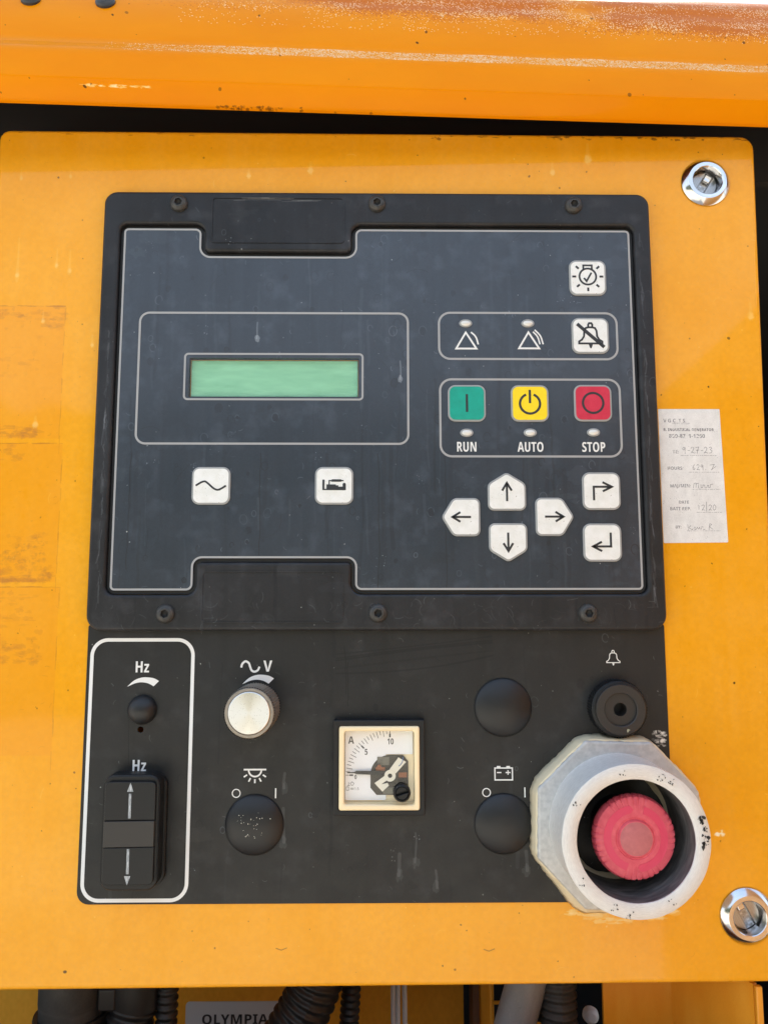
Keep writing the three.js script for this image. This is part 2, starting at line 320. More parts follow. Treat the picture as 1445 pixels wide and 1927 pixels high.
// ---------------------------------------------------------------- materials
const std = o => new THREE.MeshStandardMaterial(o), phys = o => new THREE.MeshPhysicalMaterial(o);
const lin = (r, g, b) => new THREE.Color().setRGB(r, g, b);
const M = {
  panel: phys({ map: panelMap, roughness: 0.55, roughnessMap: null, bumpMap: peel, bumpScale: 0.00006, clearcoat: 0.45, clearcoatRoughness: 0.06, specularIntensity: 0.25 }),
  yellow: phys({ map: coarseMap(512, [232, 150, 26], [238, 162, 44], 60), roughness: 0.5, clearcoat: 0.4, clearcoatRoughness: 0.2 }),
  innerYellow: std({ map: coarseMap(256, [226, 150, 22], [238, 168, 48], 20), roughness: 0.6 }),
  bezel: phys({ map: bezelMap, specularIntensity: 0.7, roughness: 1, roughnessMap: satinRough, bumpMap: fineBump, bumpScale: 0.00002 }),
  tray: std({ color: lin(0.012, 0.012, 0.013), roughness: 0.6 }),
  membrane: phys({ map: membraneMap, clearcoat: 0.6, clearcoatRoughness: 0.18, roughness: 1, roughnessMap: satinRough, bumpMap: fineBump, bumpScale: 0.00001 }),
  plate: phys({ map: plateMap, specularIntensity: 0.7, roughness: 1, roughnessMap: satinRough, bumpMap: fineBump, bumpScale: 0.00002 }),
  greyPrint: std({ color: lin(0.36, 0.36, 0.36), roughness: 0.5 }),
  whitePrint: std({ color: lin(0.78, 0.78, 0.76), roughness: 0.5 }),
  darkPrint: std({ color: lin(0.024, 0.025, 0.028), roughness: 0.5 }),
  keyRim: std({ color: lin(0.32, 0.33, 0.33), roughness: 0.45 }),
  keyWhite: std({ map: keyMap, roughness: 0.42 }),
  keyGreen: std({ map: coarseMap(128, [0, 152, 130], [0, 164, 142], 20), roughness: 0.42 }),
  keyYellow: std({ map: coarseMap(128, [246, 212, 0], [252, 220, 6], 20), roughness: 0.42 }),
  keyRed: std({ map: coarseMap(128, [196, 34, 62], [208, 46, 74], 20), roughness: 0.42 }),
  lens: phys({ color: lin(0.72, 0.72, 0.68), roughness: 0.18, clearcoat: 1, clearcoatRoughness: 0.08 }),
  lcd: std({ map: coarseMap(512, [120, 184, 142], [138, 202, 160], 60), roughness: 0.5 }),
  glass: phys({ color: lin(1, 1, 1), roughness: 0.06, transmission: 1, thickness: 0, ior: 1.5, specularIntensity: 0.5 }),
  screw: std({ map: coarseMap(128, [46, 46, 46], [78, 75, 71], 16), roughness: 0.5, metalness: 0.2 }),
  blackPlastic: phys({ color: lin(0.011, 0.0115, 0.0125), roughness: 0.42, specularIntensity: 0.65, bumpMap: fineBump, bumpScale: 0.00003 }),
  satinBlack: phys({ color: lin(0.013, 0.0135, 0.015), roughness: 0.36, specularIntensity: 0.8, bumpMap: fineBump, bumpScale: 0.00004 }),
  brownBlack: std({ color: lin(0.024, 0.021, 0.019), roughness: 0.5 }),
  warmBlack: std({ color: lin(0.03, 0.027, 0.024), roughness: 0.55 }),
  chrome: std({ map: coarseMap(256, [196, 196, 198], [224, 224, 226], 24), roughness: 0.16, metalness: 1 }),
  chromeDull: std({ map: coarseMap(256, [128, 124, 118], [200, 200, 204], 16), roughness: 0.3, metalness: 1 }),
  spun: phys({ color: lin(0.82, 0.82, 0.82), roughness: 0.28, metalness: 1, anisotropy: 0.9, anisotropyRotation: 0 }),
  knurl: std({ map: coarseMap(256, [132, 124, 112], [172, 163, 150], 14, 3, 3), roughness: 0.5, metalness: 0.4 }),
  castMetal: std({ map: coarseMap(512, [182, 182, 181], [202, 201, 199], 36, 3, 3), roughness: 0.5, metalness: 0.3, bumpMap: fineBump, bumpScale: 0.00003 }),
  sawnMetal: std({ map: coarseMap(512, [214, 213, 210], [230, 229, 226], 14, 2, 6), roughness: 0.5, metalness: 0.2, bumpMap: fineBump, bumpScale: 0.00005 }),
  bore: std({ map: coarseMap(256, [84, 84, 84], [134, 132, 130], 30, 3, 2), roughness: 0.45, metalness: 0.3 }),
  sealant: std({ map: coarseMap(256, [222, 208, 176], [240, 232, 212], 22), roughness: 0.6 }),
  redCap: std({ map: coarseMap(256, [212, 78, 96], [226, 100, 114], 26, 2, 2), roughness: 0.55 }),
  redWell: std({ color: new THREE.Color('#dc4464'), roughness: 0.5 }),
  redCentre: std({ map: coarseMap(256, [184, 104, 108], [198, 116, 118], 30), roughness: 0.65 }),
  amber: phys({ color: new THREE.Color('#f3dfb4'), roughness: 0.25, clearcoat: 0.6, clearcoatRoughness: 0.1 }),
  dial: std({ color: lin(0.82, 0.83, 0.84), roughness: 0.5 }),
  cream: std({ color: lin(0.75, 0.72, 0.6), roughness: 0.5 }),
  copper: std({ color: lin(0.25, 0.09, 0.04), roughness: 0.4, metalness: 0.5 }),
  olive: std({ color: lin(0.13, 0.125, 0.1), roughness: 0.4, metalness: 0.3 }),
  mech: std({ map: coarseMap(128, [26, 24, 21], [74, 65, 54], 9), roughness: 0.4, metalness: 0.3 }),
  rubber: std({ color: lin(0.016, 0.016, 0.017), roughness: 0.45 }),
  dustyRubber: std({ map: coarseMap(256, [44, 43, 42], [66, 64, 62], 18), roughness: 0.6 }),
  greyPVC: std({ map: coarseMap(256, [128, 128, 130], [150, 149, 150], 30), roughness: 0.5 }),
  wire: std({ color: lin(0.5, 0.48, 0.46), roughness: 0.5 }),
  silverPlate: std({ color: lin(0.55, 0.55, 0.53), roughness: 0.45 }),
  gapBlack: std({ color: lin(0.01, 0.01, 0.01), roughness: 0.95 }),
  concrete: std({ map: coarseMap(512, [202, 191, 170], [218, 208, 190], 40, 40, 40), roughness: 0.9 }),
};
M.panel.roughnessMap = paintRough; M.panel.roughness = 1;

// ---------------------------------------------------------------- setting
{
  const g = part('ground', T(new THREE.PlaneGeometry(60000, 60000).rotateX(-Math.PI / 2), 0, -1350, 0), M.concrete);
  g.userData = { kind: 'structure', label: 'pale sandy ground in front of the machine', category: 'ground' };
}

{ // unseen leafy screen added to put a dark band into the mirrored horizon
  const nx = 220, ny = 60, pos = [], idx = [];
  for (let i = 0; i <= nx; i++) for (let j = 0; j <= ny; j++) {
    const x = -16000 + 32000 * i / nx, t = j / ny, y = t < 0.8 ? 3700 * t / 0.8 : 3700, z = t < 0.8 ? 0 : 1400 * (t - 0.8) / 0.2;
    const n = fbm(i * 0.35, j * 0.4, 4) - 0.5; pos.push(x + 260 * (fbm(i * 0.9 + 40, j * 0.9, 2) - 0.5), y + 420 * n, z - 700 * n);
  }
  for (let i = 0; i < nx; i++) for (let j = 0; j < ny; j++) { const a = i * (ny + 1) + j, b = a + ny + 1; idx.push(a, b + 1, b, a, a + 1, b + 1); }
  const g = new THREE.BufferGeometry(); g.setAttribute('position', new THREE.Float32BufferAttribute(pos, 3)); g.setIndex(idx); g.computeVertexNormals();
  const h = part('added_hedge', g, std({ color: lin(0.045, 0.06, 0.03), roughness: 0.9, side: THREE.DoubleSide }), null, [0, -1350, 9000]);
  h.userData = { label: 'unseen dark green leafy screen added to darken the mirrored horizon', category: 'added_hedge' };
}

// ---------------------------------------------------------------- hood of the machine above the cabinet
{
  const o = thing('machine_hood', 'pale-speckled yellow sheet-metal hood with folded lower lip above the cabinet', 'hood', [0, 0, 26]);
  o.scale.y = 1.0187;
  o.rotation.y = R(2.35);
  // profile of the outer skin [y, z], bottom edge first
  const key = [[250.6, -3.2], [251.2, -1.6], [255, 1.4], [259.5, 3.6], [261, 4.2], [270, 4.1], [275, 3.8], [277.6, 3.0], [281, 0.6], [284.4, -1.8], [287, -2.8], [291, -3.4], [300, -5.2], [308, -7.6], [316, -10.8], [323, -14.6], [330, -17.6], [338, -23], [346, -31], [353, -44], [356, -62], [359, -110], [366, -420], [370, -800]];
  const prof = new THREE.CatmullRomCurve3(key.map(([y, z]) => new THREE.Vector3(0, y, z)), false, 'centripetal').getPoints(220);
  const L = 700, NX = 140, pos = [], uv = [], idx = [];
  for (let i = 0; i <= NX; i++) { const x = -L + 2 * L * i / NX; prof.forEach((p, j) => { const w = 0.25 * (fbm(x / 60 + 7, p.y / 30, 2) - 0.5); pos.push(x, p.y, p.z + w); uv.push((x + 260) / 520, Math.min(1, (p.y - 250) / 110)); }); }
  const n = prof.length;
  for (let i = 0; i < NX; i++) for (let j = 0; j < n - 1; j++) { const a = i * n + j, b = a + n; idx.push(a, b, b + 1, a, b + 1, a + 1); }
  const g = new THREE.BufferGeometry(); g.setAttribute('position', new THREE.Float32BufferAttribute(pos, 3)); g.setAttribute('uv', new THREE.Float32BufferAttribute(uv, 2)); g.setIndex(idx); g.computeVertexNormals();
  // paint: pale grains on the ledge and the shoulder, thicker to the right, sun-faded rusty film under them, chips on the lip
  const c2 = document.createElement('canvas'); c2.width = 2048; c2.height = 880;   // only the stretch near the panel carries fine grain
  const ctx = c2.getContext('2d'); const im = ctx.createImageData(2048, 880);
  for (let j = 0; j < 880; j++) for (let i = 0; i < 2048; i++) {
    const x = -260 + 520 * i / 2047, y = 360 - 110 * j / 879, q = fbm(x * 0.02, y * 0.05, 4) - 0.5;
    let c = mix([226, 132, 0], [234, 144, 0], 0.5 + q);
    const film = fbm(x * 0.018 + 3, y * 0.03 + 8, 4), shoulder = y > 314 + 12 * (fbm(x * 0.03 + 9, 4.5, 3) - 0.5) - 8 * Math.min(1, Math.max(0, (x + 30) / 200)) ? 1 : 0;
    
    const gi = i >> 1, gj = j >> 2, gr = perm[(gi * 7919 + gj * 10473 + ((gi * gj) ^ (gi << 3))) & 65535] / 255, dens = fbm(x * 0.05 + 60, y * 0.2 + 4, 3);
    const edge = (y - 311 + 14 * (fbm(x * 0.03 + 9, y * 0.06, 4) - 0.5) + 7 * Math.min(1, Math.max(0, (x + 30) / 200))) / 12;
    const xr = Math.min(1, Math.max(0, (x + 120 + 60 * (film - 0.5)) / 110));
    if (film > 0.40 && edge * xr > gr * 0.9) c = mix(c, [166, 72, 40], Math.min(0.6, (film - 0.36) * 4) * (0.6 + 0.4 * gr));
    if (y > 300 && xr > 0.2 && gr > 0.985 - 0.4 * xr * Math.max(0, dens - 0.34) * (shoulder ? 1.7 : 0.4)) c = mix(c, [244, 214, 186], 0.75);
    const ledge = Math.abs(y - 281.2) < 4 + 1.6 * (dens - 0.5);
    if (ledge && gr > 1.02 - 0.45 * Math.min(1, Math.max(0, (x + 150) / 90)) - 0.6 * (dens - 0.4) * xr) c = mix(c, [240, 202, 168], 0.85);
    const k = (j * 2048 + i) * 4; im.data[k] = c[0]; im.data[k + 1] = c[1]; im.data[k + 2] = c[2]; im.data[k + 3] = 255;
  }
  ctx.putImageData(im, 0, 0); ctx.setTransform(2048 / 520, 0, 0, -8, 260 * 2048 / 520, 360 * 8); ctx.lineCap = 'round';
  for (let k = 0; k < 60; k++) { const x = rr(-82, -48) + (k % 5 ? 0 : rr(0, 70)); blot(ctx, x, 250.7 + rr(0, 1.1), rr(0.2, 1), rr(0.1, 0.45), '90,52,20', rr(0.2, 0.6), 0.9); }
  for (let k = 0; k < 40; k++) blot(ctx, rr(-150, -115), 257.6 + rr(-0.4, 0.5), rr(0.6, 2), rr(0.1, 0.4), '250,226,178', rr(0.3, 0.7), 0.9);
  flecks(ctx, [-260, 252, 520, 70], 50, '80,50,16', 0.3, 1.2, 0.4, 0.9);
  const hm = tex(c2); hm.wrapS = THREE.MirroredRepeatWrapping; hm.wrapT = THREE.ClampToEdgeWrapping;
  const hoodPeel = peel.clone(); hoodPeel.repeat.set(6.5, 1.4); hoodPeel.needsUpdate = true;
  M.hood = phys({ map: hm, roughness: 0.45, bumpMap: hoodPeel, bumpScale: 0.0001, clearcoat: 0.12, clearcoatRoughness: 0.08, specularIntensity: 0.06, side: THREE.DoubleSide });
  part('hood_sheet', g, M.hood, o);
  // shade of the gaps put into an added black lining; walls shut daylight out
  part('added_lining', [T(new THREE.BoxGeometry(1380, 6, 740), 0, 300, -432), T(new THREE.BoxGeometry(1380, 40, 6), 0, 277, -70)], M.gapBlack, o);
  part('back_wall', T(new THREE.BoxGeometry(1400, 1706, 4), 0, -497, -806), M.innerYellow, o);
  part('added_lining', T(new THREE.BoxGeometry(1390, 1690, 30), 0, -500, -786), M.gapBlack, o);
  for (const x of [-686, 686]) part('added_lining', T(new THREE.BoxGeometry(28, 1680, 730), x, -510, -400), M.gapBlack, o);
  for (const x of [-704, 704]) part('side_wall', T(new THREE.BoxGeometry(4, 1690, 770), x, -505, -419), M.innerYellow, o);
  for (const x of [-183, -144]) { const r = part('rivet', latheCrease([[0, 2.2], [2, 2.1], [4, 1.5], [5.2, 0.4], [5.3, -1.5]], 24), M.screw, o, [x, 313.2, -9.0]); r.rotation.x = R(-22); part('rivet_pin', cyl(1.4, 1.3, 1.9, 2.7, 16), M.chromeDull, r); }
}

{
  const o = thing('added_lower_panel', 'unseen yellow lower panel added to keep ground light out of the machine', 'side panel', [0, 0, 40]);  // unseen panel added to block ground light from the interior
  part('side_sheet', T(rbox(1400, 1090, 8, 3), 0, -790, 0), M.yellow, o);
  const d = thing('added_door', 'unseen yellow door added to cut the light from the right', 'door', [335, 0, 40]);  // unseen door added to shade the right side of the cabinet
  part('door_sheet', T(rbox(620, 1500, 8, 3), 310, -480, 0), M.yellow, d); part('door_handle', T(rbox(30, 90, 20, 6), 560, -400, -14), M.blackPlastic, d);
  d.rotation.y = R(-86);
}

// ---------------------------------------------------------------- yellow control cabinet
const cabinet = thing('control_cabinet', 'yellow painted control cabinet front with stained peeled-label marks', 'cabinet', [0, 0, -0.8]);
{
  const f = extr([[-205, -187.4, 3], [203.2, -185.5, 3], [211.8, 260.2, 8], [-208.6, 261.3, 6]], -3, 0, 2.2, [...[[182.9, 231.8, 12], [184.4, -154.3, 12], [-118.5, -63.3, 4.5], [119.1, -107.9, 27]].map(([x, y, r]) => arc(x, y, r, 0, 360, 40).slice(0, 40).map(p => new THREE.Vector2(...p)))], 4);
  part('front_panel', f, M.panel, cabinet, null, panelSheet.box);
  const side = (w, h, d, x, y, z) => T(new THREE.BoxGeometry(w, h, d), x, y, z);
  part('cabinet_side', side(2, 440, 140, -204, 37, -73.2), M.yellow, cabinet); part('cabinet_side', side(2, 440, 140, 201, 37, -73.2), M.yellow, cabinet);
  part('cabinet_top', side(400, 2, 140, -1, 258, -73.2), M.yellow, cabinet); part('cabinet_base', side(400, 2, 140, -1, -183, -73.2), M.yellow, cabinet);
}
function lock(x, y, turn, label) {
  const o = thing('quarter_turn_lock', label, 'lock', [x, y, -0.75]);
  part('escutcheon', latheCrease([[13.5, 0.05], [13.5, 0.5], [13.3, 0.8], [10.9, 3.1], [10.5, 3.3], [8.4, 3.3], [8.1, 3.0], [8.0, -6], [0, -6]], 72, 0.35), M.chrome, o);
  const i = part('key_insert', [cyl(7.7, 7.7, -5.9, -4.6, 40), ...[0, 1].map(k => segment(7.2, 2.3, -4.6, -2.4).rotateZ(Math.PI * k))], M.chromeDull, o);
  part('drive_block', T(rbox(4.0, 4.2, 2.4, 0.7), 0, 4.4, -3.3), M.chrome, i);
  i.rotation.z = R(turn);
}
function segment(r, half, z0, z1, n = 14) { // part of a disc beyond a chord
  const a = Math.acos(half / r) * 180 / Math.PI;
  return extr(arc(0, 0, r, -a, a, n).map(p => [p[0], p[1]]), z0, z1, 0.25, [], 1);
}
lock(182.9, 231.8, -32, 'chrome quarter-turn lock beneath the dark gap by the cabinet corner');
lock(184.4, -154.3, 28, 'chrome quarter-turn lock beside the aluminium pipe fitting');

// service sticker
{
  const W = 33.6, H = 71.8, k = 20, c = document.createElement('canvas'); c.width = W * k; c.height = H * k; const x = c.getContext('2d');
  const im = x.createImageData(c.width, c.height);
  for (let j = 0; j < c.height; j++) for (let i = 0; i < c.width; i++) { const n = (fbm(i / 60, j / 90, 4) - 0.5) * 26 + (fbm(i / 5, j / 5, 2) - 0.5) * 20, q = (j * c.width + i) * 4; im.data[q] = im.data[q + 1] = 226 + n; im.data[q + 2] = 224 + n; im.data[q + 3] = 255; }
  x.putImageData(im, 0, 0); x.scale(k, k);
  const P = (s, px, py, h, f = 'sans-serif', w = 'bold', col = 'rgba(72,72,80,0.62)') => { x.fillStyle = col; x.font = `${w} ${h}px ${f}`; x.fillText(s, px, py); };
  P('V G C  T S', 2.6, 6.8, 2.7, 'sans-serif', 'bold', 'rgba(80,80,88,0.6)'); P('ENERGY SYSTEMS', 7.4, 8.4, 1.2, 'sans-serif', 'normal', 'rgba(90,90,96,0.6)');
  P('R. INDUSTRIAL GENERATOR', 2.4, 11.9, 2.05, 'sans-serif', 'bold', 'rgba(54,54,62,0.8)');
  P('800-87  1-1260', 5.2, 15.4, 2.9);
  P('TE:', 6.8, 24.4, 2.5); P('HOURS:', 3.6, 33.2, 2.4); P('MAJ/MIN:', 4.6, 42.6, 2.4); P('DATE', 8.7, 51.2, 2.3); P('BATT REP.', 4.0, 54.8, 2.4); P('BY:', 6.4, 64.2, 2.2);
  x.strokeStyle = 'rgba(80,80,86,0.75)'; x.lineWidth = 0.18; x.setLineDash([1.6, 0.35, 0.7, 0.4]);
  for (const [a, b, y] of [[11, 30, 25.2], [15, 31, 34.2], [16.5, 31, 43.4], [18, 31.4, 55.6], [12.5, 30, 65.4]]) { x.beginPath(); x.moveTo(a, y); x.lineTo(b, y); x.stroke(); }
  x.setLineDash([]);
  // hand-written entries
  const pen = (pts) => { x.strokeStyle = 'rgba(70,70,78,0.85)'; x.lineWidth = 0.2; x.lineCap = 'round'; x.lineJoin = 'round'; x.beginPath(); pts.forEach((p, i) => (i ? x.lineTo(p[0], p[1]) : x.moveTo(p[0], p[1]))); x.stroke(); };
  const D = { '0': [[0.7, 0], [0.1, 0.8], [0, 1.8], [0.5, 2.7], [1.2, 2.2], [1.4, 1], [0.7, 0]], '1': [[0.3, 0.3], [0.7, 0], [0.6, 2.7]], '2': [[0, 0.6], [0.6, 0], [1.3, 0.5], [0.9, 1.5], [0, 2.6], [0.8, 2.4], [1.5, 2.7]], '3': [[0, 0.3], [0.8, 0], [1.2, 0.6], [0.4, 1.2], [1.3, 1.7], [0.9, 2.5], [0, 2.6]], '6': [[1, 0], [0.2, 1.3], [0.2, 2.5], [0.9, 2.7], [1.2, 1.9], [0.3, 1.6]], '7': [[0, 0.2], [1.4, 0], [0.7, 1.4], [0.5, 2.8], [0.7, 1.4], [0.1, 1.5], [1.3, 1.3]], '9': [[1.1, 0.3], [0.4, 0.1], [0, 0.9], [0.5, 1.4], [1.1, 0.4], [1, 2.9]], '-': [[0, 1.6], [0.9, 1.5]], '/': [[0.2, 3.2], [0.4, -1.4]], '.': [[0.2, 2.5], [0.35, 2.6]] };
  const wr = (s, X, Y, k2 = 1, st = 2.1) => { for (const ch of s) { if (D[ch]) pen(D[ch].map(([a, b]) => [X + a * k2 + rr(-0.06, 0.06), Y + b * k2 + rr(-0.06, 0.06)])); X += ('-/.'.includes(ch) ? 1.4 : st) * k2; } };
  wr('9-27-23', 12.2, 20.6, 1.25); wr('629.', 17, 30.1, 1.05); pen([[26.2, 30.4], [28.6, 30], [27.2, 32.6], [26.8, 33], [29.5, 31]]); wr('12/20', 18.6, 51.6, 1.1, 2.0);
  pen([[17, 42.6], [17.4, 40.2], [18.4, 40], [18.3, 42.4], [18.5, 40.4], [19.6, 40.2], [19.6, 42.6], [20.4, 42.9]]); pen([[21, 40.8], [21, 42.6], [21.8, 42.4], [22.2, 41], [23, 41.2], [23, 42.6], [24, 42.6], [24.3, 41.3], [25, 41.2], [25, 42.5], [25.8, 42.4], [26, 40.8], [27.4, 40.6]]);
  pen([[13, 62], [13.2, 65]]); pen([[14.6, 62.6], [13.4, 63.9], [15.4, 64.8], [16, 63.6], [16.8, 63.4], [16.6, 64.8], [17.4, 64.6], [18, 63.4], [18.6, 64.6], [19.2, 63.4], [19.4, 64.6], [20, 64.6], [20.1, 63.3], [21, 63.3], [21.2, 64.7], [22, 64.6]]); pen([[24, 65], [24.6, 61.6], [25.6, 62], [24.4, 63.3], [26.2, 64.6]]);
  // print rubbed away in patches
  for (let i = 0; i < 900; i++) { x.fillStyle = `rgba(228,228,226,${rr(0.4, 1)})`; const X = rnd() * 22, Y = 3 + rnd() * 64, s2 = rr(0.1, 0.55); x.beginPath(); x.ellipse(X, Y, s2, s2 * rr(0.4, 1), rnd() * 3, 0, 7); x.fill(); }
  for (let i = 0; i < 160; i++) { x.fillStyle = `rgba(90,90,96,${rr(0.1, 0.5)})`; x.beginPath(); x.arc(rnd() * W, rnd() * H, rr(0.05, 0.2), 0, 7); x.fill(); }
  const m = std({ map: tex(c), roughness: 0.55 });
  const o = part('service_sticker', extr([[0, 0, 0.6], [34.0, 0.3, 0.6], [33.1, 71.9, 0.4], [0.1, 71.9, 0.2]], 0, 0.15), m, null, [150.9, 31.3, -0.78], [0, 0, 33.8, 71.9]);
  o.userData = { label: 'white paper service sticker with handwritten dates on yellow cabinet', category: 'sticker' };
}

// ---------------------------------------------------------------- black switch plate under the control module
const plate = thing('switch_plate', 'flat black switch plate with white printed symbols below the control module', 'panel plate', [0, 0, 0]);
{
  const hole = arc(-118.5, -63.3, 1.5, 0, 360, 24).slice(0, 24).map(p => new THREE.Vector2(...p));
  part('plate_sheet', extr([[-147, -147.2, 6], [149.1, -147.2, 2], [149.1, -11, 1], [-147, -11, 1]], -0.75, 0, 0.25, [hole]), M.plate, plate, null, plateSheet.box);
  const Z = 0.005, p = (name, g) => part(name, g, M.whitePrint, plate);
  p('border_line', ribbon(roundPts(rect(-144.4, -145.3, -93.1, -18.5, 8), 10), 1.75, Z, 0.12, true));
  const wedge = (x, y) => poly(curve([[-8, -2.4], [-4.4, 0.8], [-0.5, 2.2], [2.7, 2.2], [5.8, 1.6], [8, 0.4]], 16).concat([[5.4, -2.2]], curve([[5.4, -2.2], [2.7, -0.8], [-0.5, -0.2], [-3.6, -0.6], [-8, -2.4]], 14).slice(1, -1)).map(([a, b]) => [x + a, y + b]).reverse(), Z);
  p('lettering', text('Hz', -118.6, -32.1, 5.6, Z, 0.82)); p('adjust_symbol', wedge(-118, -39.6));
  p('lettering', text('Hz', -118.4, -80.9, 5.6, Z, 0.82));
  p('sine_symbol', ribbon(curve([[-7.8, -0.8], [-7.3, 1], [-5.7, 2.3], [-4, 1.4], [-3.3, -0.4], [-2.5, -2.2], [-1.2, -2.9], [0.6, -2.2], [1.5, -0.4]].map(([a, b]) => [a - 60.6, b - 31.7])), 1.05, Z));
  p('lettering', text('V', -54.9, -31.8, 5.6, Z, 0.95)); p('adjust_symbol', wedge(-59.7, -38.4));
  p('lamp_symbol', [ribbon([[-66.1, -83], [-54.8, -83]], 0.8, Z), ribbon(arc(-60.4, -83.2, 3.2, 180, 360, 16), 0.8, Z), ...[-33, -62, -90, -118, -147].map(a => ribbon([[-60.4 + 4.7 * Math.cos(R(a)), -83 + 4.7 * Math.sin(R(a))], [-60.4 + 6.6 * Math.cos(R(a)), -83 + 6.6 * Math.sin(R(a))]], 0.75, Z))]);
  for (const [cx, ix] of [[-69.6, -49.9], [55.8, 75.1]]) { p('off_mark', ring(cx, -94.5, 1.95, 0.45, Z, 0.12)); p('on_mark', ribbon([[ix, -96.9], [ix, -92.1]], 0.6, Z)); }
  const B = (x, y) => [x + 64.6, y - 85.4];
  p('battery_symbol', [ribbon(rect(-4.4, -3, 4.4, 2.8).map(([a, b]) => B(a, b)), 0.6, Z, 0.12, true), ribbon([B(-3.4, 3.4), B(-1.6, 3.4)], 0.8, Z), ribbon([B(1.4, 3.4), B(3.2, 3.4)], 0.8, Z), ribbon([B(-3.4, 0.6), B(-1.2, 0.6)], 0.55, Z), ribbon([B(1, 0.6), B(3.4, 0.6)], 0.55, Z), ribbon([B(2.2, 1.7), B(2.2, -0.5)], 0.55, Z)]);
  p('bell_symbol', bell(122, -27.9, 0.55, 0.42, Z));
}
function bell(x, y, k, w, z) {
  const half = [[-6.2, -4.4], [-6.2, -3.3], [-4.6, -2.3], [-3.5, -0.4], [-3.3, 2.6], [-2.5, 4.1], [-1.1, 4.5]], full = half.concat(half.map(([a, b]) => [-a, b]).reverse());
  const m = ([a, b]) => [x + a * k, y + b * k];
  return [ribbon(full.map(m), w, z, 0.12, true), ribbon([[-1.1, 4.6], [-1.1, 6], [-0.6, 6.8], [0.6, 6.8], [1.1, 6], [1.1, 4.6]].map(m), w, z), poly([[-0.35, -7], [0.35, -7], [1.1, -4.9], [-1.1, -4.9]].map(m), z)];
}

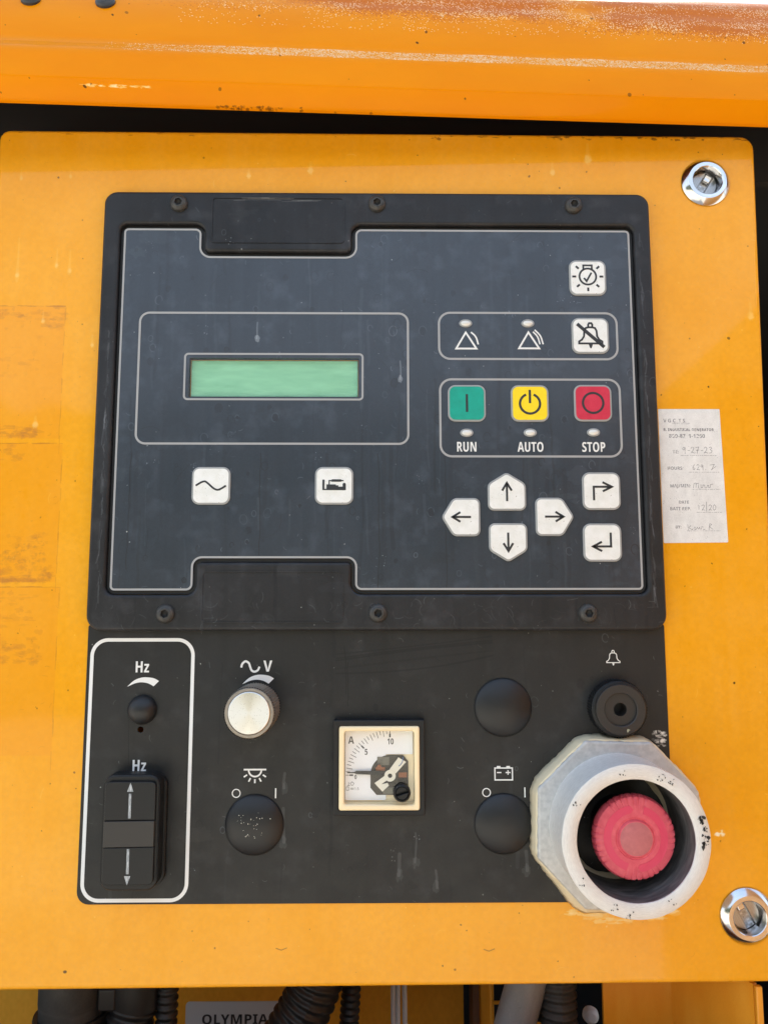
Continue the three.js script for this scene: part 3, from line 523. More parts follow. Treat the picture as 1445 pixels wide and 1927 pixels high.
// ---------------------------------------------------------------- control module: bezel, membrane, keys, display
const mod = thing('control_module', 'black digital generator control module with white keys and green display', 'control module', [0, 0, 0]);
{
  const mem = [[-135.9, 6.4, 2.5], [-93.4, 6.4, 3.5], [-93.4, 22.9, 4.2], [-10.6, 22.9, 4.2], [-10.6, 6.6, 3.5], [138, 6.6, 2.5], [138, 201.7, 2.5], [-11.2, 201.7, 3.5], [-11.2, 186.1, 5], [-93.9, 186.1, 5], [-93.9, 201.7, 3.5], [-135.9, 201.7, 2.5]];
  const ZM = 3.5;
  part('bezel', extr([[-146.8, -13.8, 8], [149, -13.8, 8], [149, 222.2, 7], [-146.8, 222.2, 7]], 0.06, 5, 1.7, [offsetPoly(mem, 1.9)], 4, 8), M.bezel, mod, null, bezelSheet.box);
  part('tray', extr(offsetPoly(mem, 1.7), 0.1, 2.0, 0, [rect(-98.6, 108.2, -8.8, 129.4, 0.3)]), M.tray, mod);
  const win = rect(-98.4, 108.4, -9, 129.2, 0.4);
  part('membrane', extr(mem, 2.05, ZM, 0.15, [win], 1), M.membrane, mod, null, membraneSheet.box);
  const line = (c, w) => ribbon(roundPts(c, 8), w, ZM + 0.005, 0.1, true);
  part('border_line', line(offsetPoly(mem, -0.7), 1.0), M.greyPrint, mod);
  part('border_line', line(rect(-125.4, 83.1, 17.2, 154.2, 5), 1.1), M.greyPrint, mod);
  part('border_line', line(rect(33.8, 129.2, 129.1, 154.7, 6), 1.1), M.greyPrint, mod);
  part('border_line', line(rect(34.1, 76.5, 129.4, 118.0, 6), 1.1), M.greyPrint, mod);
  for (const q of [rect(-88.4, 193.2, -17.2, 218.6, 2), rect(-88.4, -9.6, -16.8, 16.2, 2)]) part('label_pocket', ribbon(roundPts(q, 6), 0.8, 4.98, 0.4, true), M.bezel, mod, null, bezelSheet.box);
  const d = part('display', extr(rect(-97.9, 108.9, -9.5, 128.7), 0.15, 0.9), M.lcd, mod, null, [-98, 108, 90, 22]);
  part('display_frame', ribbon(roundPts(rect(-100.9, 106.9, -6.9, 131.6, 1.8), 6), 1.0, ZM + 0.005, 0.12, true), M.greyPrint, d);
  part('display_window', extr(rect(-98.2, 108.6, -9.2, 129.0, 0.3), 2.9, 3.0), M.glass, d);
  // keys
  const sq = rect(-10, -9.9, 10, 9.9, 4);
  const shapes = { square: sq, up: [[-10, -9.8, 3.2], [10, -9.8, 3.2], [10, 4.3, 4], [0, 10.4, 3], [-10, 4.3, 4]] };
  shapes.down = shapes.up.map(([x, y, r]) => [-x, -y, r]); shapes.right = shapes.up.map(([x, y, r]) => [y, -x, r]); shapes.left = shapes.up.map(([x, y, r]) => [-y, x, r]);
  const rims = {}, faces = {};
  for (const k in shapes) { rims[k] = merge([extr(shapes[k], ZM + 0.01, ZM + 0.75, 0.35, [], 3)]); faces[k] = merge([extr(offsetPoly(shapes[k], -0.95), ZM + 0.76, ZM + 0.95, 0.08, [], 1)]); planarUV(faces[k], -10, -10, 20, 20); }
  const ZS = ZM + 0.955;
  const key = (x, y, shape, face, symbol, label) => {
    const b = part('button', rims[shape].clone(), M.keyRim, mod, [x, y, 0]); if (label) b.userData.label = label;
    part('key_face', faces[shape].clone(), face, b); part('symbol', symbol, M.darkPrint, b);
  };
  const st = (pts, w = 0.9, c = false) => ribbon(pts, w * 1.22, ZS, 0.1, c);
  key(114.2, 174.3, 'square', M.keyWhite, [ring(0, 0.6, 4.5, 1.0, ZS, 0.1), st([[-2.3, 4.7], [-2.3, 6.9], [2.3, 6.9], [2.3, 4.7]], 0.8), st([[-8.4, 0.6], [-6.3, 0.6]]), st([[8.4, 0.6], [6.3, 0.6]]), st([[-6.3, 6.4], [-4.8, 5]]), st([[6.3, 6.4], [4.8, 5]]), st([[-6, -5.2], [-4.5, -3.9]]), st([[6, -5.2], [4.5, -3.9]]), st([[0, -7.6], [0, -5.6]]), st([[-2.1, -0.2], [-0.7, -2], [2, 2.8]], 0.8)], 'white key with light bulb and tick symbol');
  key(114.6, 142, 'square', M.keyWhite, [...bell(0, 0, 1, 1.0, ZS), T(st([[-7, 6.4], [7.2, -6.4]], 1.5), 0, 0, 0.02)], 'white key with crossed-out bell symbol');
  key(48.1, 104.9, 'square', M.keyGreen, [st([[0, -4.8], [0, 4.8]], 1)], 'green run key');
  key(81.4, 104.9, 'square', M.keyYellow, [st(arc(0, -0.3, 5.3, 112, 428, 36), 1), st([[0, 0], [0, 7.2]], 1)], 'yellow auto key');
  key(114.8, 105.1, 'square', M.keyRed, [ring(0, 0, 5.4, 1.2, ZS, 0.1)], 'red stop key');
  key(-85.3, 60.7, 'square', M.keyWhite, [st(curve([[-7.9, 0], [-4.7, 1.9], [-3.1, 2.2], [-1.6, 1.2], [1.7, -1.6], [3.5, -2.2], [5.2, -1.6], [7.8, 0]]), 0.8)], 'white key with sine wave symbol');
  key(-21.5, 60.8, 'square', M.keyWhite, [poly([[-6.1, -2.4], [6.1, -2.4], [6.1, 0.8], [5.6, 1.4], [4.9, 1.4], [4.4, 0.8], [4.4, -0.6], [2.2, -0.6], [2.2, 0.1], [0.9, 0.1], [0.9, 0.6], [-4, 0.6], [-4, -1.7], [-5, -1.7], [-5, 3], [-5.5, 3.2], [-6.1, 3]], ZS, 0.1), poly([[-1.5, 2], [3.6, 2], [4.2, 2.5], [3.6, 3.3], [-1.1, 3.3], [-1.7, 2.6]], ZS, 0.1), st([[-2.6, 0.6], [-2.6, 2.6], [-1.4, 2.6]], 0.5), st([[3.8, 2.6], [4.9, 2.6]], 0.5)], 'white key with engine symbol');
  const A = (m) => [st([[0, -4.9], [0, 4.4]].map(m)), st([[-2.5, 0.6], [0, 4.7], [2.5, 0.6]].map(m))];
  key(68.3, 57.6, 'up', M.keyWhite, A(([x, y]) => [x, y]), 'white pentagon key with up arrow');
  key(68.5, 31.4, 'down', M.keyWhite, A(([x, y]) => [-x, -y]), 'white pentagon key with down arrow');
  key(44.5, 44.4, 'left', M.keyWhite, A(([x, y]) => [-y, x]), 'white pentagon key with left arrow');
  key(92.7, 44.6, 'right', M.keyWhite, A(([x, y]) => [y, -x]), 'white pentagon key with right arrow');
  key(117.7, 58.1, 'square', M.keyWhite, [st([[-4.1, -4.9], [-4.1, 2.2], [5.2, 2.2]]), st([[0.6, 4.6], [5.4, 2.2], [0.6, -0.2]])], 'white key with bent escape arrow');
  key(117.3, 31.2, 'square', M.keyWhite, [st([[4.3, 5.1], [4.3, -2.1], [-4.8, -2.1]]), st([[-0.4, 0.3], [-5, -2.1], [-0.4, -4.5]])], 'white key with enter arrow');
  // indicator lights
  for (const [x, y] of [[48.1, 148.8], [81.4, 148.9], [47.9, 89.1], [81.3, 89.2], [114.7, 89.4]]) {
    const e = latheCrease([[3.5, 0], [3.4, 0.4], [2.9, 0.6], [2.6, 0.45]], 40); e.scale(1, 0.64, 1);
    const l = part('indicator_light', e, M.keyRim, mod, [x, y, ZM + 0.01]);
    const le = lathe([[2.75, 0.2], [2.5, 0.5], [1.7, 0.8], [0.8, 0.95], [0, 1]], 40); le.scale(1, 0.6, 1);
    part('lens', le, M.lens, l);
  }
  const tri = (x, y) => ribbon([[x - 5.2, y - 4.5], [x + 5.6, y - 4.5], [x, y + 4.4]], 0.95, ZM + 0.005, 0.1, true);
  part('alarm_symbol', [tri(48.1, 139.4), ribbon(curve([[2.8, 4.6], [5.3, 2], [6.6, -2.2]].map(([a, b]) => [a + 48.1, b + 139.4]), 14), 0.8, ZM + 0.005, 0.1)], M.whitePrint, mod);
  part('alarm_symbol', [tri(81.6, 139.6), ribbon(curve([[2.5, 4.7], [4.8, 2], [6.1, -2.2]].map(([a, b]) => [a + 81.6, b + 139.6]), 14), 0.75, ZM + 0.005, 0.1), ribbon(curve([[3.4, 5.8], [6.3, 2.5], [7.8, -2.2]].map(([a, b]) => [a + 81.6, b + 139.6]), 14), 0.75, ZM + 0.005, 0.1)], M.whitePrint, mod);
  for (const [s, x] of [['RUN', 47.8], ['AUTO', 81.3], ['STOP', 114.6]]) part('lettering', text(s, x, 81.6, 5.2, ZM + 0.005, 0.72), M.whitePrint, mod);
  // button-head hex screws
  const hexPts = Array.from({ length: 6 }, (_, i) => new THREE.Vector2(2.15 * Math.cos(R(60 * i + 12)), 2.15 * Math.sin(R(60 * i + 12))));
  const top = new THREE.Shape(arc(0, 0, 2.6, 0, 360, 36).slice(0, 36).map(p => new THREE.Vector2(...p))); top.holes.push(new THREE.Path(hexPts.slice().reverse()));
  const head = merge([latheCrease([[4.8, 0], [4.75, 0.5], [4.3, 1.5], [3.6, 2.1], [2.6, 2.5]], 40, 0.6), T(new THREE.ShapeGeometry(top), 0, 0, 2.5)]);
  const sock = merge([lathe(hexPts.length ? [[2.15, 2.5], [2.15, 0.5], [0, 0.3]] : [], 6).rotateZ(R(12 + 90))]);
  for (const [x, y, a] of [[-106.3, 215, 0], [0.7, 215.3, 20], [107.5, 215, 40], [-106.4, -5.2, 10], [1.3, -5, 30], [108.4, -5.1, 50]]) {
    const s = part('screw', head.clone(), M.screw, mod, [x, y, 5.02]); s.rotation.z = R(a); part('hex_socket', sock.clone(), M.tray, s);  // near-black sockets: shade of the hole put into the colour
  }
}

// ---------------------------------------------------------------- devices on the switch plate
const zp = 0.16;
{ // plastic blanking plugs
  const big = merge([lathe([[14.7, 0], [14.6, 0.5], [14.1, 1.1], [13, 1.9], [10.5, 3.1], [7, 4.1], [3.5, 4.6], [0, 4.75]], 72)]);
  const spots = [[-60.2, -109.6, 'black domed blanking plug speckled with paint under the lamp symbol'], [64.9, -52.6, 'black domed blanking plug without any symbol beside the ammeter'], [64.1, -109.6, 'black domed blanking plug under the battery symbol']];
  for (const [x, y, label] of spots) {
    const o = part('blanking_plug', big.clone(), M.satinBlack, null, [x, y, zp]); o.userData = { label, category: 'plug', group: 'round blanking plugs on the switch plate' };
    if (x < 0) { const g = []; for (let k = 0; k < 34; k++) { const r = 9 * Math.sqrt(rnd()), a = rnd() * 6.3, X = r * Math.cos(a), Y = r * Math.sin(a) * 0.8 + 2, q = Math.hypot(X, Y), z = 4.75 * Math.sqrt(Math.max(0, 1 - (q / 14.6) ** 2)); g.push(T(new THREE.SphereGeometry(rr(0.08, 0.26), 8, 5), X, Y, Math.min(z, 4.7) - 0.08)); } part('paint_speck', g, M.cream, o).userData.kind = 'stuff'; }
  }
  const sm = part('blanking_plug', lathe([[7.4, 0], [7.3, 0.8], [6.9, 2.2], [6, 3.5], [4.3, 4.9], [2.2, 5.7], [0, 5.9]], 56), M.satinBlack, null, [-117.8, -53.4, zp]);
  sm.userData = { label: 'small black domed blanking plug under the upper Hz lettering', category: 'plug', group: 'round blanking plugs on the switch plate' };
}
{ // two-way rocker
  const o = thing('rocker_switch', 'tall black rocker switch with up and down arrows inside the white frame', 'switch', [-118.3, -108.9, zp]);
  part('housing', extr(rect(-13.6, -27.8, 13.6, 26.0, 5), 3.05, 11.6, 1.1, [rect(-12.5, -24.9, 12.6, 23.4, 3)], 3), M.blackPlastic, o);
  part('housing_floor', extr(rect(-12.7, -25, 12.8, 23.5, 3), 0.1, 3.5), M.tray, o);
  part('flange', extr(rect(-14.6, -28.8, 14.9, 24.6, 6), 0.02, 3, 0.8, [rect(-13.7, -27.9, 13.7, 23.9, 5)], 3), M.blackPlastic, o);
  const up = part('rocker_button', extr([[-12.2, 5, 0.3], [12.2, 5.3, 0.3], [12.2, 23.1, 2.4], [-12.2, 23.1, 2.4]], 3.6, 13.4, 0.4), M.blackPlastic, o);
  part('rocker_centre', extr([[-12.1, -7.3, 0.3], [12.1, -6.9, 0.3], [12.1, 5, 0.3], [-12.1, 4.7, 0.3]], 3.6, 13.9, 0.3), M.warmBlack, o);
  const dn = part('rocker_button', extr([[-12.2, -24.6, 2.4], [12.2, -24.6, 2.4], [12.2, -7.2, 0.3], [-12.2, -7.6, 0.3]], 3.6, 13.4, 0.4), M.blackPlastic, o);
  const ar = (s, y0) => [ribbon([[0, y0], [0, y0 + s * 11.5]], 1.2, 13.41, 0.1), poly((s > 0 ? [[-1.5, 0], [1.5, 0], [0, 4.2]] : [[1.5, 0], [-1.5, 0], [0, -4.2]]).map(([a, b]) => [a, b + y0 + s * 12.4]), 13.41, 0.1)];
  const am = std({ map: coarseMap(128, [120, 126, 130], [206, 210, 212], 8), roughness: 0.5 });
  part('arrow', ar(1, 6.1), am, up, null, [-4, 0, 8, 26]); part('arrow', ar(-1, -8), am, dn, null, [-4, -26, 8, 26]);
}
function knurled(r, z0, z1, teeth, depth, twist = 0) {
  const N = teeth * 4, pos = [], idx = [], uv = [];
  for (let j = 0; j <= 4; j++) for (let i = 0; i <= N; i++) { const t = i / N * Math.PI * 2, rad = r - depth * [0, 0.5, 1, 0.5][i % 4], a = t + twist * j / 4; pos.push(rad * Math.cos(a), rad * Math.sin(a), z0 + (z1 - z0) * j / 4); uv.push(i / N, j / 4); }
  for (let j = 0; j < 4; j++) for (let i = 0; i < N; i++) { const a = j * (N + 1) + i, b = a + N + 1; idx.push(a, a + 1, b + 1, a, b + 1, b); }
  const g = new THREE.BufferGeometry(); g.setAttribute('position', new THREE.Float32BufferAttribute(pos, 3)); g.setAttribute('uv', new THREE.Float32BufferAttribute(uv, 2)); g.setIndex(idx); g.computeVertexNormals(); return g;
}
{ // voltage knob
  const o = thing('voltage_knob', 'knurled knob with bright spun metal face under the V lettering', 'knob', [-60.6, -52.4, zp]);
  part('grip', [knurled(12.45, 0, 20.4, 60, 0.55), latheCrease([[11.95, 20.4], [11.6, 21], [10.4, 21.1], [10.2, 20.6], [0, 20.6]], 72)], M.knurl, o);
  part('face_cap', latheCrease([[10.05, 20.65], [10.05, 21.3], [9.8, 21.5], [0, 21.5]], 72, 0.4), M.spun, o);
  const g = []; for (let k = 0; k < 150; k++) { const r = 9.5 * Math.sqrt(rnd()), a = rnd() * 6.3; g.push(T(new THREE.CircleGeometry(rr(0.04, 0.11), 6), r * Math.cos(a), r * Math.sin(a), 21.52)); }
  part('pitting', g, M.mech, o).userData.kind = 'stuff';
}
{ // buzzer
  const o = thing('alarm_buzzer', 'round black alarm buzzer with ribbed rim under the bell symbol', 'buzzer', [122, -52.7, zp]);
  part('ribbed_ring', [knurled(14.3, 0, 7, 64, 0.6), latheCrease([[13.9, 7], [13.3, 7.7], [12.4, 7.9]], 64)], M.blackPlastic, o);
  part('sound_face', latheCrease([[12.5, 7.8], [12.4, 9.6], [12.1, 10], [8.4, 10], [8.05, 9.7], [8, 8.4], [3.3, 8.4], [3.2, 0.3], [0, 0.3]], 64, 0.4), M.brownBlack, o);
  part('paint_chip', poly([[2.6, -10.9], [3.2, -10.8], [3.6, -10.0], [4.3, -9.8], [3.5, -9.4], [2.9, -9.2], [2.5, -9.8]], 10.01, 0.08), std({ color: lin(0.35, 0.36, 0.25), roughness: 0.6 }), o);
}
{ // ammeter
  const o = thing('ammeter', 'small square ammeter with yellowed clear cover and white dial', 'meter', [1.9, -81, zp]);
  const inner = rect(-20.1, -20.6, 20.2, 20.2, 1.4);
  part('housing', extr(rect(-22.7, -23, 22.7, 23, 0.6), 0, 6, 0.5, [inner]), M.blackPlastic, o);
  part('cover', extr(offsetPoly(inner, -0.1), 0.1, 6.6, 0.9, [rect(-17.2, -17.6, 17.4, 17.6, 1.2)], 3), M.amber, o);
  part('cover_base', extr(rect(-17.1, -17.5, 17.3, 17.5, 1), 0.1, 0.6), M.amber, o);
  const win = [[-4.4, -10.6], [-1.3, -14.1], [14.6, -14.1], [14.6, 2.2], [12, 5.2]].concat(arc(5.4, -4.5, 9.8, 90, 176, 18));
  const dialShape = [[-17, -16.4, 0.8], [2.6, -16.4, 1], [3.4, -15.6, 0.8], [3.4, -14.2, 0], [16.9, -14.1, 0], [16.9, 17.2, 0.8], [-17, 17.2, 0.8]];
  const dial = part('dial', extr([[-17, -16.6, 0.8], [3.4, -16.6, 0.8], [3.4, 5.6, 0], [16.9, 5.6, 0], [16.9, 17.3, 0.8], [-17, 17.3, 0.8]], 0.7, 1.5), M.dial, o);
  const well = part('movement_window', extr(win, 1.52, 1.62), M.mech, o);
  part('movement_well', [T(new THREE.BoxGeometry(6, 4, 0.3), 2, 2.4, 1.75), T(new THREE.BoxGeometry(7, 3, 0.3), 5.4, -12, 1.75)], M.olive, well);
  part('copper_coil', [T(new THREE.BoxGeometry(4.6, 2.6, 0.5), 0.6, -1.9, 1.8), T(new THREE.BoxGeometry(4, 2.4, 0.4), 11.8, -4.4, 1.8)], M.copper, well);
  const Z = 1.505, dk = M.darkPrint;
  const ticks = [];
  for (let k = 0; k <= 20; k++) { const a = R(180 - 4.5 * k), c = Math.cos(a), s = Math.sin(a), big = k % 10 === 0, l = big ? 3.6 : k % 2 ? 2.1 : 3.2; ticks.push(ribbon([[5.4 + 22.1 * c, -4.5 + 22.1 * s], [5.4 + (22.1 - l) * c, -4.5 + (22.1 - l) * s]], 0.26, Z, 0.05)); if (big) ticks.push(ribbon([[5.4 + 20.2 * c, -4.5 + 20.2 * s], [5.4 + 18.4 * c, -4.5 + 18.4 * s]], 0.7, Z + 0.06, 0.05)); }
  part('scale_marks', ticks, dk, dial);
  for (const [s, x, y, h, f] of [['A', -14.1, 12.6, 3.6, boldFont], ['5', -6.5, 6.8, 2.9, boldFont], ['10', 5.7, 11.9, 2.9, boldFont], ['0', -11.8, -5.4, 2.1, boldFont]]) part('dial_lettering', text(s, x, y, h, Z, s === 'A' ? 0.9 : 0.75, f, 0.05), dk, dial);
  part('dial_lettering', [text('1.5', -11.2, -11.1, 1.2, Z, 1, sansFont, 0.05), ribbon(rect(-16.4, -11.8, -15.2, -10.2), 0.2, Z, 0.05, true), ribbon([[-14.4, -10.8], [-12.6, -10.8]], 0.2, Z, 0.05), ribbon([[-14.4, -11.3], [-12.6, -11.3]], 0.2, Z, 0.05), ribbon([[-16, -9.6], [-14.6, -9.6]], 0.2, Z, 0.05), ribbon([[-15.2, -9.6], [-15.2, -7.9]], 0.2, Z, 0.05), ribbon([[-13.9, -9.4], [-14.4, -8.5], [-13.5, -7.7], [-12.6, -8.5], [-13.1, -9.4]], 0.2, Z, 0.05, true)], dk, dial);
  const nd = part('needle', [poly([[5.4, -4.4], [-11.4, -3.7], [-12.4, -3.3], [-16, -3.2], [-16, -2.8], [-12.4, -2.7], [-11.4, -2.1], [5.4, -2.3]], 2.7, 0.35)], M.blackPlastic, o);
  const mv = part('movement', [ring(5.4, -4.4, 1.95, 1.7, 3.2, 0.6), poly([[3.2, -5.4], [3.9, -6.6], [1.0, -8.6], [4.2, -7.9], [4.8, -9.2], [1.6, -12.1], [-2.3, -8.0], [2.6, -4.6]].reverse(), 3.0, 0.5), poly([[5.2, -1.4], [8.2, -3.4], [13.4, 2.2], [9.6, 4.4]], 3.0, 0.5)], M.cream, o);
  part('pivot', cyl(1.1, 1.0, 3.0, 3.9, 24), M.copper, mv);
  part('blue_wire', ribbon(arc(7.6, 4.0, 4.3, -60, 10, 12), 0.35, 3.55, 0.2), std({ color: lin(0.05, 0.12, 0.3), roughness: 0.5 }), mv);
  part('cover_pane', extr(rect(-17.15, -17.55, 17.35, 17.55, 1.1), 5.2, 5.3), M.glass, o);
  const z0 = part('zero_screw', [latheCrease([[4.3, 5.35], [4.3, 7.6], [3.9, 8.2], [3.4, 8.4], [3.3, 8.0], [3.3, 6.2], [0, 6.2]], 40, 0.4), ...[0, 1].map(k => segment(3.2, 0.55, 6.2, 8.0, 10).rotateZ(R(108 + 180 * k)))], M.blackPlastic, o, [11.2, -11.9, 0]);
}

// ---------------------------------------------------------------- emergency stop inside its pipe fitting
{
  const C = [119.1, -107.9];
  const o = thing('pipe_fitting', 'grey aluminium octagonal pipe fitting sealed around the red stop button', 'pipe fitting', [C[0], C[1], 0.2]);
  const ap = 39.8, oct = Array.from({ length: 8 }, (_, i) => { const a = R(22.5 + 45 * i - 1.5), q = ap / Math.cos(R(22.5)); return [q * Math.cos(a), q * Math.sin(a), 2.5]; });
  const bore = (r, n = 72) => arc(0, 0, r, 0, 360, n).slice(0, n).map(p => new THREE.Vector2(...p));
  part('octagon_flange', extr(oct, 0.2, 9.8, 1.3, [bore(30)], 3), M.castMetal, o, null, [-40, -40, 80, 80]);
  // pipe with slightly uneven wall, sawn end
  const N = 96, prof = [[34.3, 9.6], [34.3, 33.4], [34.1, 34.8], [33.8, 35], [27.5, 35], [27.25, 34.8], [27.2, 34.2]];
  const g = lathe(prof, N), pp = g.attributes.position;
  for (let i = 0; i < pp.count; i++) { const x = pp.getX(i), y = pp.getY(i), z = pp.getZ(i), a = Math.atan2(y, x), m = 1 + 0.012 * (fbm(3 + Math.cos(a) * 2.5, 3 + Math.sin(a) * 2.5, 3) - 0.5) + 0.003 * (fbm(20 + Math.cos(a) * 14, 20 + Math.sin(a) * 14 + z * 0.3, 2) - 0.5); pp.setXYZ(i, x * m, y * m, z + (z > 33 ? 0.5 * (fbm(9 + Math.cos(a) * 3, 9 + Math.sin(a) * 3, 2) - 0.5) : 0)); }
  const u = g.attributes.uv; for (let i = 0; i < u.count; i++) u.setXY(i, u.getX(i) * 2, u.getY(i));
  g.computeVertexNormals();
  part('pipe', toCreasedNormals(clean(g), 0.7), M.sawnMetal, o);
  part('pipe_bore', lathe([[27.25, 34.25], [27.2, 20], [27.2, 0.6]], 96), M.bore, o);
  // dark paint rubbed on the rim, matching the chips in the photograph
  const chips = []; for (let k = 0; k < 30; k++) { const a = R(k < 9 ? rr(14, 20) : rr(-6, 12)), q = rr(30, 33), s = 0.2 + 1.1 * rnd() ** 2, X = q * Math.cos(a), Y = q * Math.sin(a); chips.push(poly(Array.from({ length: 7 }, (_, i) => { const t = i / 7 * 6.283, m = s * rr(0.4, 1.1); return [X + m * Math.cos(t), Y + m * 1.2 * Math.sin(t)]; }), 35.24, 0.04)); }
  for (const [a0, q0, n] of [[58, 31, 8], [66, 31, 9], [100, 31, 4], [150, 31.5, 6], [215, 31, 8], [250, 31, 7], [262, 32, 9], [300, 31, 4]]) for (let k = 0; k < n; k++) { const a = R(a0 + rr(-3, 3)), q = q0 + rr(-2, 2), s = rr(0.12, 0.5), X = q * Math.cos(a), Y = q * Math.sin(a); chips.push(poly(Array.from({ length: 6 }, (_, i) => { const t = i / 6 * 6.283, m = s * rr(0.4, 1.2); return [X + m * Math.cos(t), Y + m * Math.sin(t)]; }), 35.24, 0.04)); }
  part('paint_chip', chips, M.darkPrint, o).userData.kind = 'stuff';
  // bead of sealant squeezed out round the flange
  const NB = 220, pos = [], idx = [];
  for (let i = 0; i <= NB; i++) {
    const t = i / NB * Math.PI * 2, ph = ((t + R(24)) % R(45) + R(45)) % R(45) - R(22.5), q = Math.min(ap / Math.cos(ph), ap / Math.cos(R(22.5)) - 1.1), c = Math.cos(t), s = Math.sin(t), n1 = fbm(30 + c * 5, 30 + s * 5, 3), n2 = fbm(60 + c * 16, 60 + s * 16, 3);
    const low = Math.max(0, Math.cos(t - R(252))) ** 6, out = 0.7 + 0.9 * n1 + 1.5 * n2 + low * 3.0, hh = 6.6 + 3.0 * n2 - low * 2;
    [[q - 1.2, hh], [q + 0.2, hh + 0.25], [q + 0.9, hh - 0.3], [q + out * 0.62, hh * 0.5], [q + out, 0.0], [q - 1.2, 0.0]].forEach(([r, z]) => pos.push(r * c, r * s, z));
  }
  for (let i = 0; i < NB; i++) for (let j = 0; j < 5; j++) { const a = i * 6 + j, b = a + 6; idx.push(a, a + 1, b + 1, a, b + 1, b); }
  const sg = new THREE.BufferGeometry(); sg.setAttribute('position', new THREE.Float32BufferAttribute(pos, 3)); sg.setIndex(idx); sg.scale(1, 1, -1).scale(1, 1, -1); sg.computeVertexNormals();
  part('sealant_bead', sg, M.sealant, o);
  part('sealant_bead', (() => { // ragged skin of sealant inside the pipe
    const p2 = [], id = []; for (let i = 0; i <= 80; i++) { const a = R(195 + 215 * i / 80), c = Math.cos(a), s = Math.sin(a), w = 0.6 + 2.6 * fbm(c * 4 + 9, s * 4 + 9, 3); p2.push(27.4 * c, 27.4 * s, 1.2 + w * 0.8, (27.4 - w) * c, (27.4 - w) * s, 0.35); } for (let i = 0; i < 80; i++) { const a = i * 2; id.push(a, a + 1, a + 3, a, a + 3, a + 2); }
    const q = new THREE.BufferGeometry(); q.setAttribute('position', new THREE.Float32BufferAttribute(p2, 3)); q.setIndex(id); q.computeVertexNormals(); return q; })(), M.sealant, o);

  const b = thing('emergency_stop_button', 'faded pinkish red mushroom emergency stop button inside the pipe fitting', 'stop button', [121.5, -109.2, 0.2]);
  part('collar', latheCrease([[14, 0], [14, 8], [11, 8.6], [11, 12]], 48), M.blackPlastic, b);
  // mushroom head with grip notches
  const prof2 = [[11, 12], [12, 17], [17.6, 19.4], [19.2, 20.6], [19.6, 22.2], [19.4, 24.2], [18.6, 25.6], [17.2, 26.2], [11.4, 26.7], [9.6, 26.8], [9.2, 26.4], [8.7, 26.4], [8.4, 27.1], [7.9, 27.5], [0, 27.5]];
  const hg = lathe(prof2, 240), hp = hg.attributes.position;
  for (let i = 0; i < hp.count; i++) { const x = hp.getX(i), y = hp.getY(i), z = hp.getZ(i), r = Math.hypot(x, y); if (r < 17 || z < 19) continue; const a = Math.atan2(y, x), k = (a / (Math.PI * 2) * 40 + 40) % 1, band = (((a / (Math.PI * 2)) * 4 + 4.2) % 1), notch = band < 0.62 && k < 0.26 ? 1 : 0; const m = 1 - notch * 0.02; hp.setXYZ(i, x * m, y * m, z - notch * 0.15); }
  hg.computeVertexNormals();
  const head = part('mushroom_head', toCreasedNormals(clean(hg), 0.55), M.redCap, b, null, [-20, -20, 40, 40]);
  part('head_centre', latheCrease([[0, 27.62], [7.4, 27.58], [7.8, 27.42]], 48), M.redCentre, head, null, [-8, -8, 16, 16]);
  // two release arrows, slightly raised bands
  for (const [a0, span] of [[99, 152], [-82, 154]]) {
    const band = arc(0, 0, 15.1, a0, a0 + span, 30).concat(arc(0, 0, 11.6, a0 + span, a0, 30)), tip = [[13.1 * Math.cos(R(a0 - 6)), 13.1 * Math.sin(R(a0 - 9))]];
    const gg = extr(band.concat(tip).map(p => [p[0], p[1]]), 0, 0.3, 0), q = gg.attributes.position;
    for (let i = 0; i < q.count; i++) { const r = Math.hypot(q.getX(i), q.getY(i)); q.setZ(i, q.getZ(i) + 26.55 - (r - 11.6) * 0.1); }
    gg.computeVertexNormals(); part('release_arrow', gg, M.redWell, head);
  }
}

// ---------------------------------------------------------------- inside the machine, seen under the cabinet
function tubeAlong(pts, r, seg = 60, rs = 20) { return new THREE.TubeGeometry(new THREE.CatmullRomCurve3(pts.map(p => new THREE.Vector3(...p))), seg, r, rs); }
function hose(pts, r, pitch, depth, mat, label) {
  const cv = new THREE.CatmullRomCurve3(pts.map(p => new THREE.Vector3(...p))), len = cv.getLength(), n = Math.round(len / pitch) * 6;
  const g = new THREE.TubeGeometry(cv, n, 1, 24), p = g.attributes.position, rs = 25;
  const c = cv.getSpacedPoints(n);
  for (let i = 0; i <= n; i++) { const k = i % 6, rad = r - depth * [0, 0, 0.5, 1, 1, 0.5][k], o = c[i]; for (let j = 0; j < rs; j++) { const q = i * rs + j; const cc = cv.getPointAt(i / n); p.setXYZ(q, cc.x + (p.getX(q) - cc.x) * rad, cc.y + (p.getY(q) - cc.y) * rad, cc.z + (p.getZ(q) - cc.z) * rad); } }
  g.computeVertexNormals();
  const m = part('corrugated_hose', g, mat); m.userData = { label, category: 'hose', group: 'corrugated hoses hanging under the cabinet' };
  return m;
}
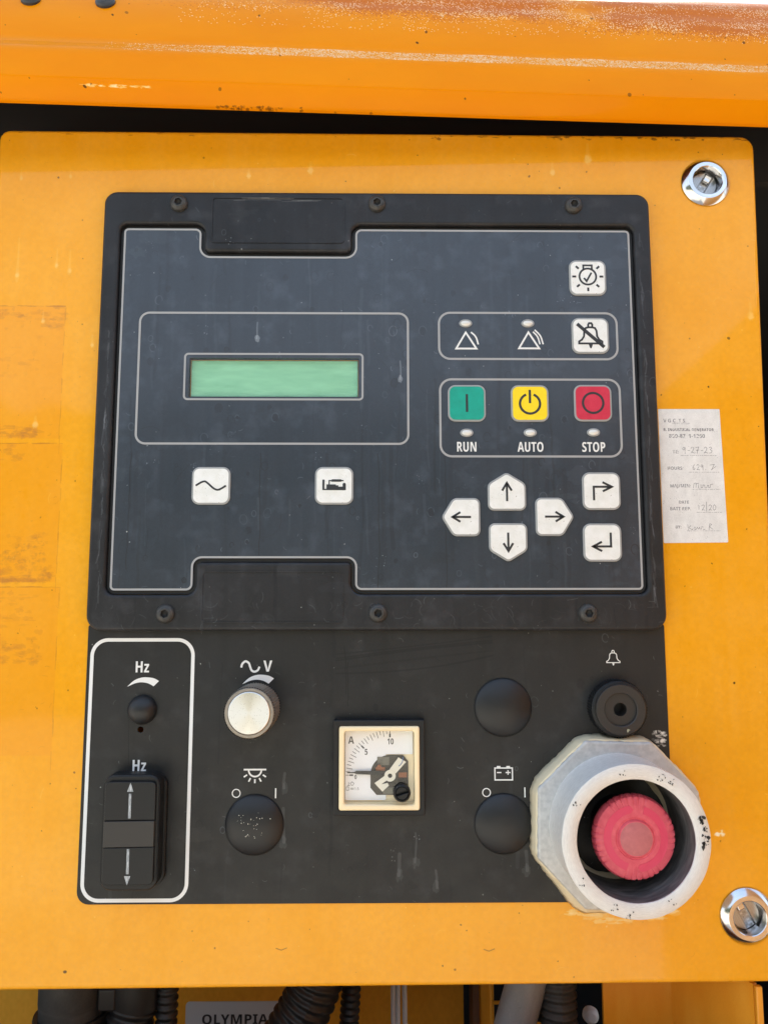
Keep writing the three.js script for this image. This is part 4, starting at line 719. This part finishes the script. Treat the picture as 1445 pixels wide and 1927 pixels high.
{
  const w = thing('bulkhead', 'dirty yellow sheet-metal bulkhead behind the hoses', 'bulkhead', [0, 0, -160]);
  part('bulkhead_sheet', T(new THREE.BoxGeometry(360, 560, 3), -120, -360, 0), M.innerYellow, w);
  part('bulkhead_edge', T(new THREE.BoxGeometry(4, 560, 22), 66, -360, 11), std({ color: lin(0.12, 0.05, 0.02), roughness: 0.7 }), w);
  part('rail', T(rbox(9, 560, 16, 2), 73.5, -360, 4), M.innerYellow, w);

  const np = thing('nameplate', 'silver nameplate with bold black OLYMPIAN lettering', 'nameplate', [-92, -284, -158.2]);
  part('plate_body', extr(rect(-36, -16, 40, 16, 2.5), 0, 0.8), M.silverPlate, np);
  part('lettering', text('OLYMPIAN', 1, 5, 6.2, 0.82, 1.18), M.darkPrint, np);

  const f = thing('filter_canister', 'fat dark grey cylinder with clamp band hanging under the cabinet', 'canister', [-169, -250, -60]);
  const v = (prof) => latheCrease(prof, 56, 0.5).rotateX(-Math.PI / 2);
  part('body', v([[0, 62], [17, 62], [17.6, 60], [17.6, 32], [17.2, 28], [17.0, -60], [0, -60]]), M.dustyRubber, f);
  part('clamp_band', v([[17.3, 24], [19.6, 24.4], [20, 23], [20, 14], [19.6, 12.6], [17.2, 12]]), M.rubber, f);
  part('clamp_lug', T(rbox(10, 12, 10, 1.5), 22, 34, 4), M.rubber, f);

  const hB = hose([[-130, -150, -70], [-131, -200, -66], [-138, -240, -60], [-143, -300, -56]], 13.4, 5.4, 1.6, M.rubber, 'black corrugated hose bending beside the grey canister');
  const cl = part('hose_cuff', new THREE.CylinderGeometry(14.6, 14.6, 16, 40), M.satinBlack, hB, [-134.6, -216, -64]);
  hose([[-116, -160, -62], [-116.5, -220, -62], [-118, -300, -62]], 6.2, 4.2, 1.1, M.rubber, 'thin black corrugated hose between canister and nameplate');
  hose([[-22, -170, -74], [-36, -222, -74], [-58, -262, -72], [-80, -330, -70]], 15.5, 5.2, 1.5, M.rubber, 'thick slanting black corrugated hose in front of the nameplate');
  hose([[-12, -170, -92], [-15, -240, -92], [-21, -320, -92]], 6, 4, 1.0, M.rubber, 'thin black corrugated hose behind the thick slanting hose');
  hose([[103.5, -160, -66], [104, -220, -66], [103, -320, -66]], 10.6, 5.0, 1.5, M.dustyRubber, 'grey-black corrugated hose beside the printed grey conduit');
  for (const [x0, x1, x2] of [[11.5, 11, 12.4], [15.2, 14, 14.6], [17.4, 18, 19.6]]) { const m = part('cable', tubeAlong([[x0, -160, -104], [x1, -240, -104], [x2, -330, -104]], 1.5, 40, 12), M.wire); m.userData = { label: 'thin pale loose cable hanging against the bulkhead', category: 'cable', group: 'pale cables under the cabinet' }; }
  const gc = thing('grey_conduit', 'smooth grey conduit with raised lettering slanting beside corrugated hose', 'conduit', [78, -230, -66]);
  part('tube', tubeAlong([[24, 90, 0], [9, 20, 0], [0, -10, 0], [-18, -70, 0]], 11.2, 60, 32), M.greyPVC, gc);
  for (let k = 0; k < 12; k++) { const t = 20 - k * 6.5; part('raised_lettering', T(text('PA-12'.charAt(k % 5), 0, 0, 3, 0, 1, sansFont, 0.4), 6 - (20 - t) * 0.31 + (k % 2 ? 4 : 0), t, 10.9 - (k % 2 ? 0.6 : 0)), M.greyPVC, gc); }

  const gr = thing('vent_grille', 'yellow metal lattice grille over a dark opening', 'grille', [88, -286, -190]);
  for (const x of [0, 13, 26, 39]) part('grille_bar', T(rbox(2.2, 170, 2.2, 0.5, 1), x - 4, -20, 0), M.innerYellow, gr);
  for (const y of [30, 15.5, 1, -13.5, -28]) part('grille_bar', T(rbox(48, 2.0, 2.0, 0.4, 1), 15, y, 0.6), M.innerYellow, gr);

  const br = thing('mounting_bracket', 'yellow folded steel mounting bracket under the cabinet', 'bracket', [0, 0, -0.8]);
  part('bracket_face', T(new THREE.BoxGeometry(39.4, 150, 2.5), 147.3, -264, -59), M.yellow, br);
  part('bracket_wing', T(new THREE.BoxGeometry(2.6, 150, 57).rotateY(R(23.5)), 178.2, -264, -33), M.yellow, br);
  part('bracket_flange', T(rbox(3.4, 150, 3, 0.8), 190.2, -264, -5), M.yellow, br);
  const bt = part('pale_plug', latheCrease([[0, 5], [2.6, 4.6], [4.4, 3], [5, 0], [4, -3]], 32), M.dial, null, [133, -253, -108]); bt.userData = { label: 'small round pale plug end in the dark gap beside bracket', category: 'plug' };
}

scene.traverse(o => { if (o.isMesh) { o.castShadow = true; o.receiveShadow = true; } });
renderer.render(scene, camera);
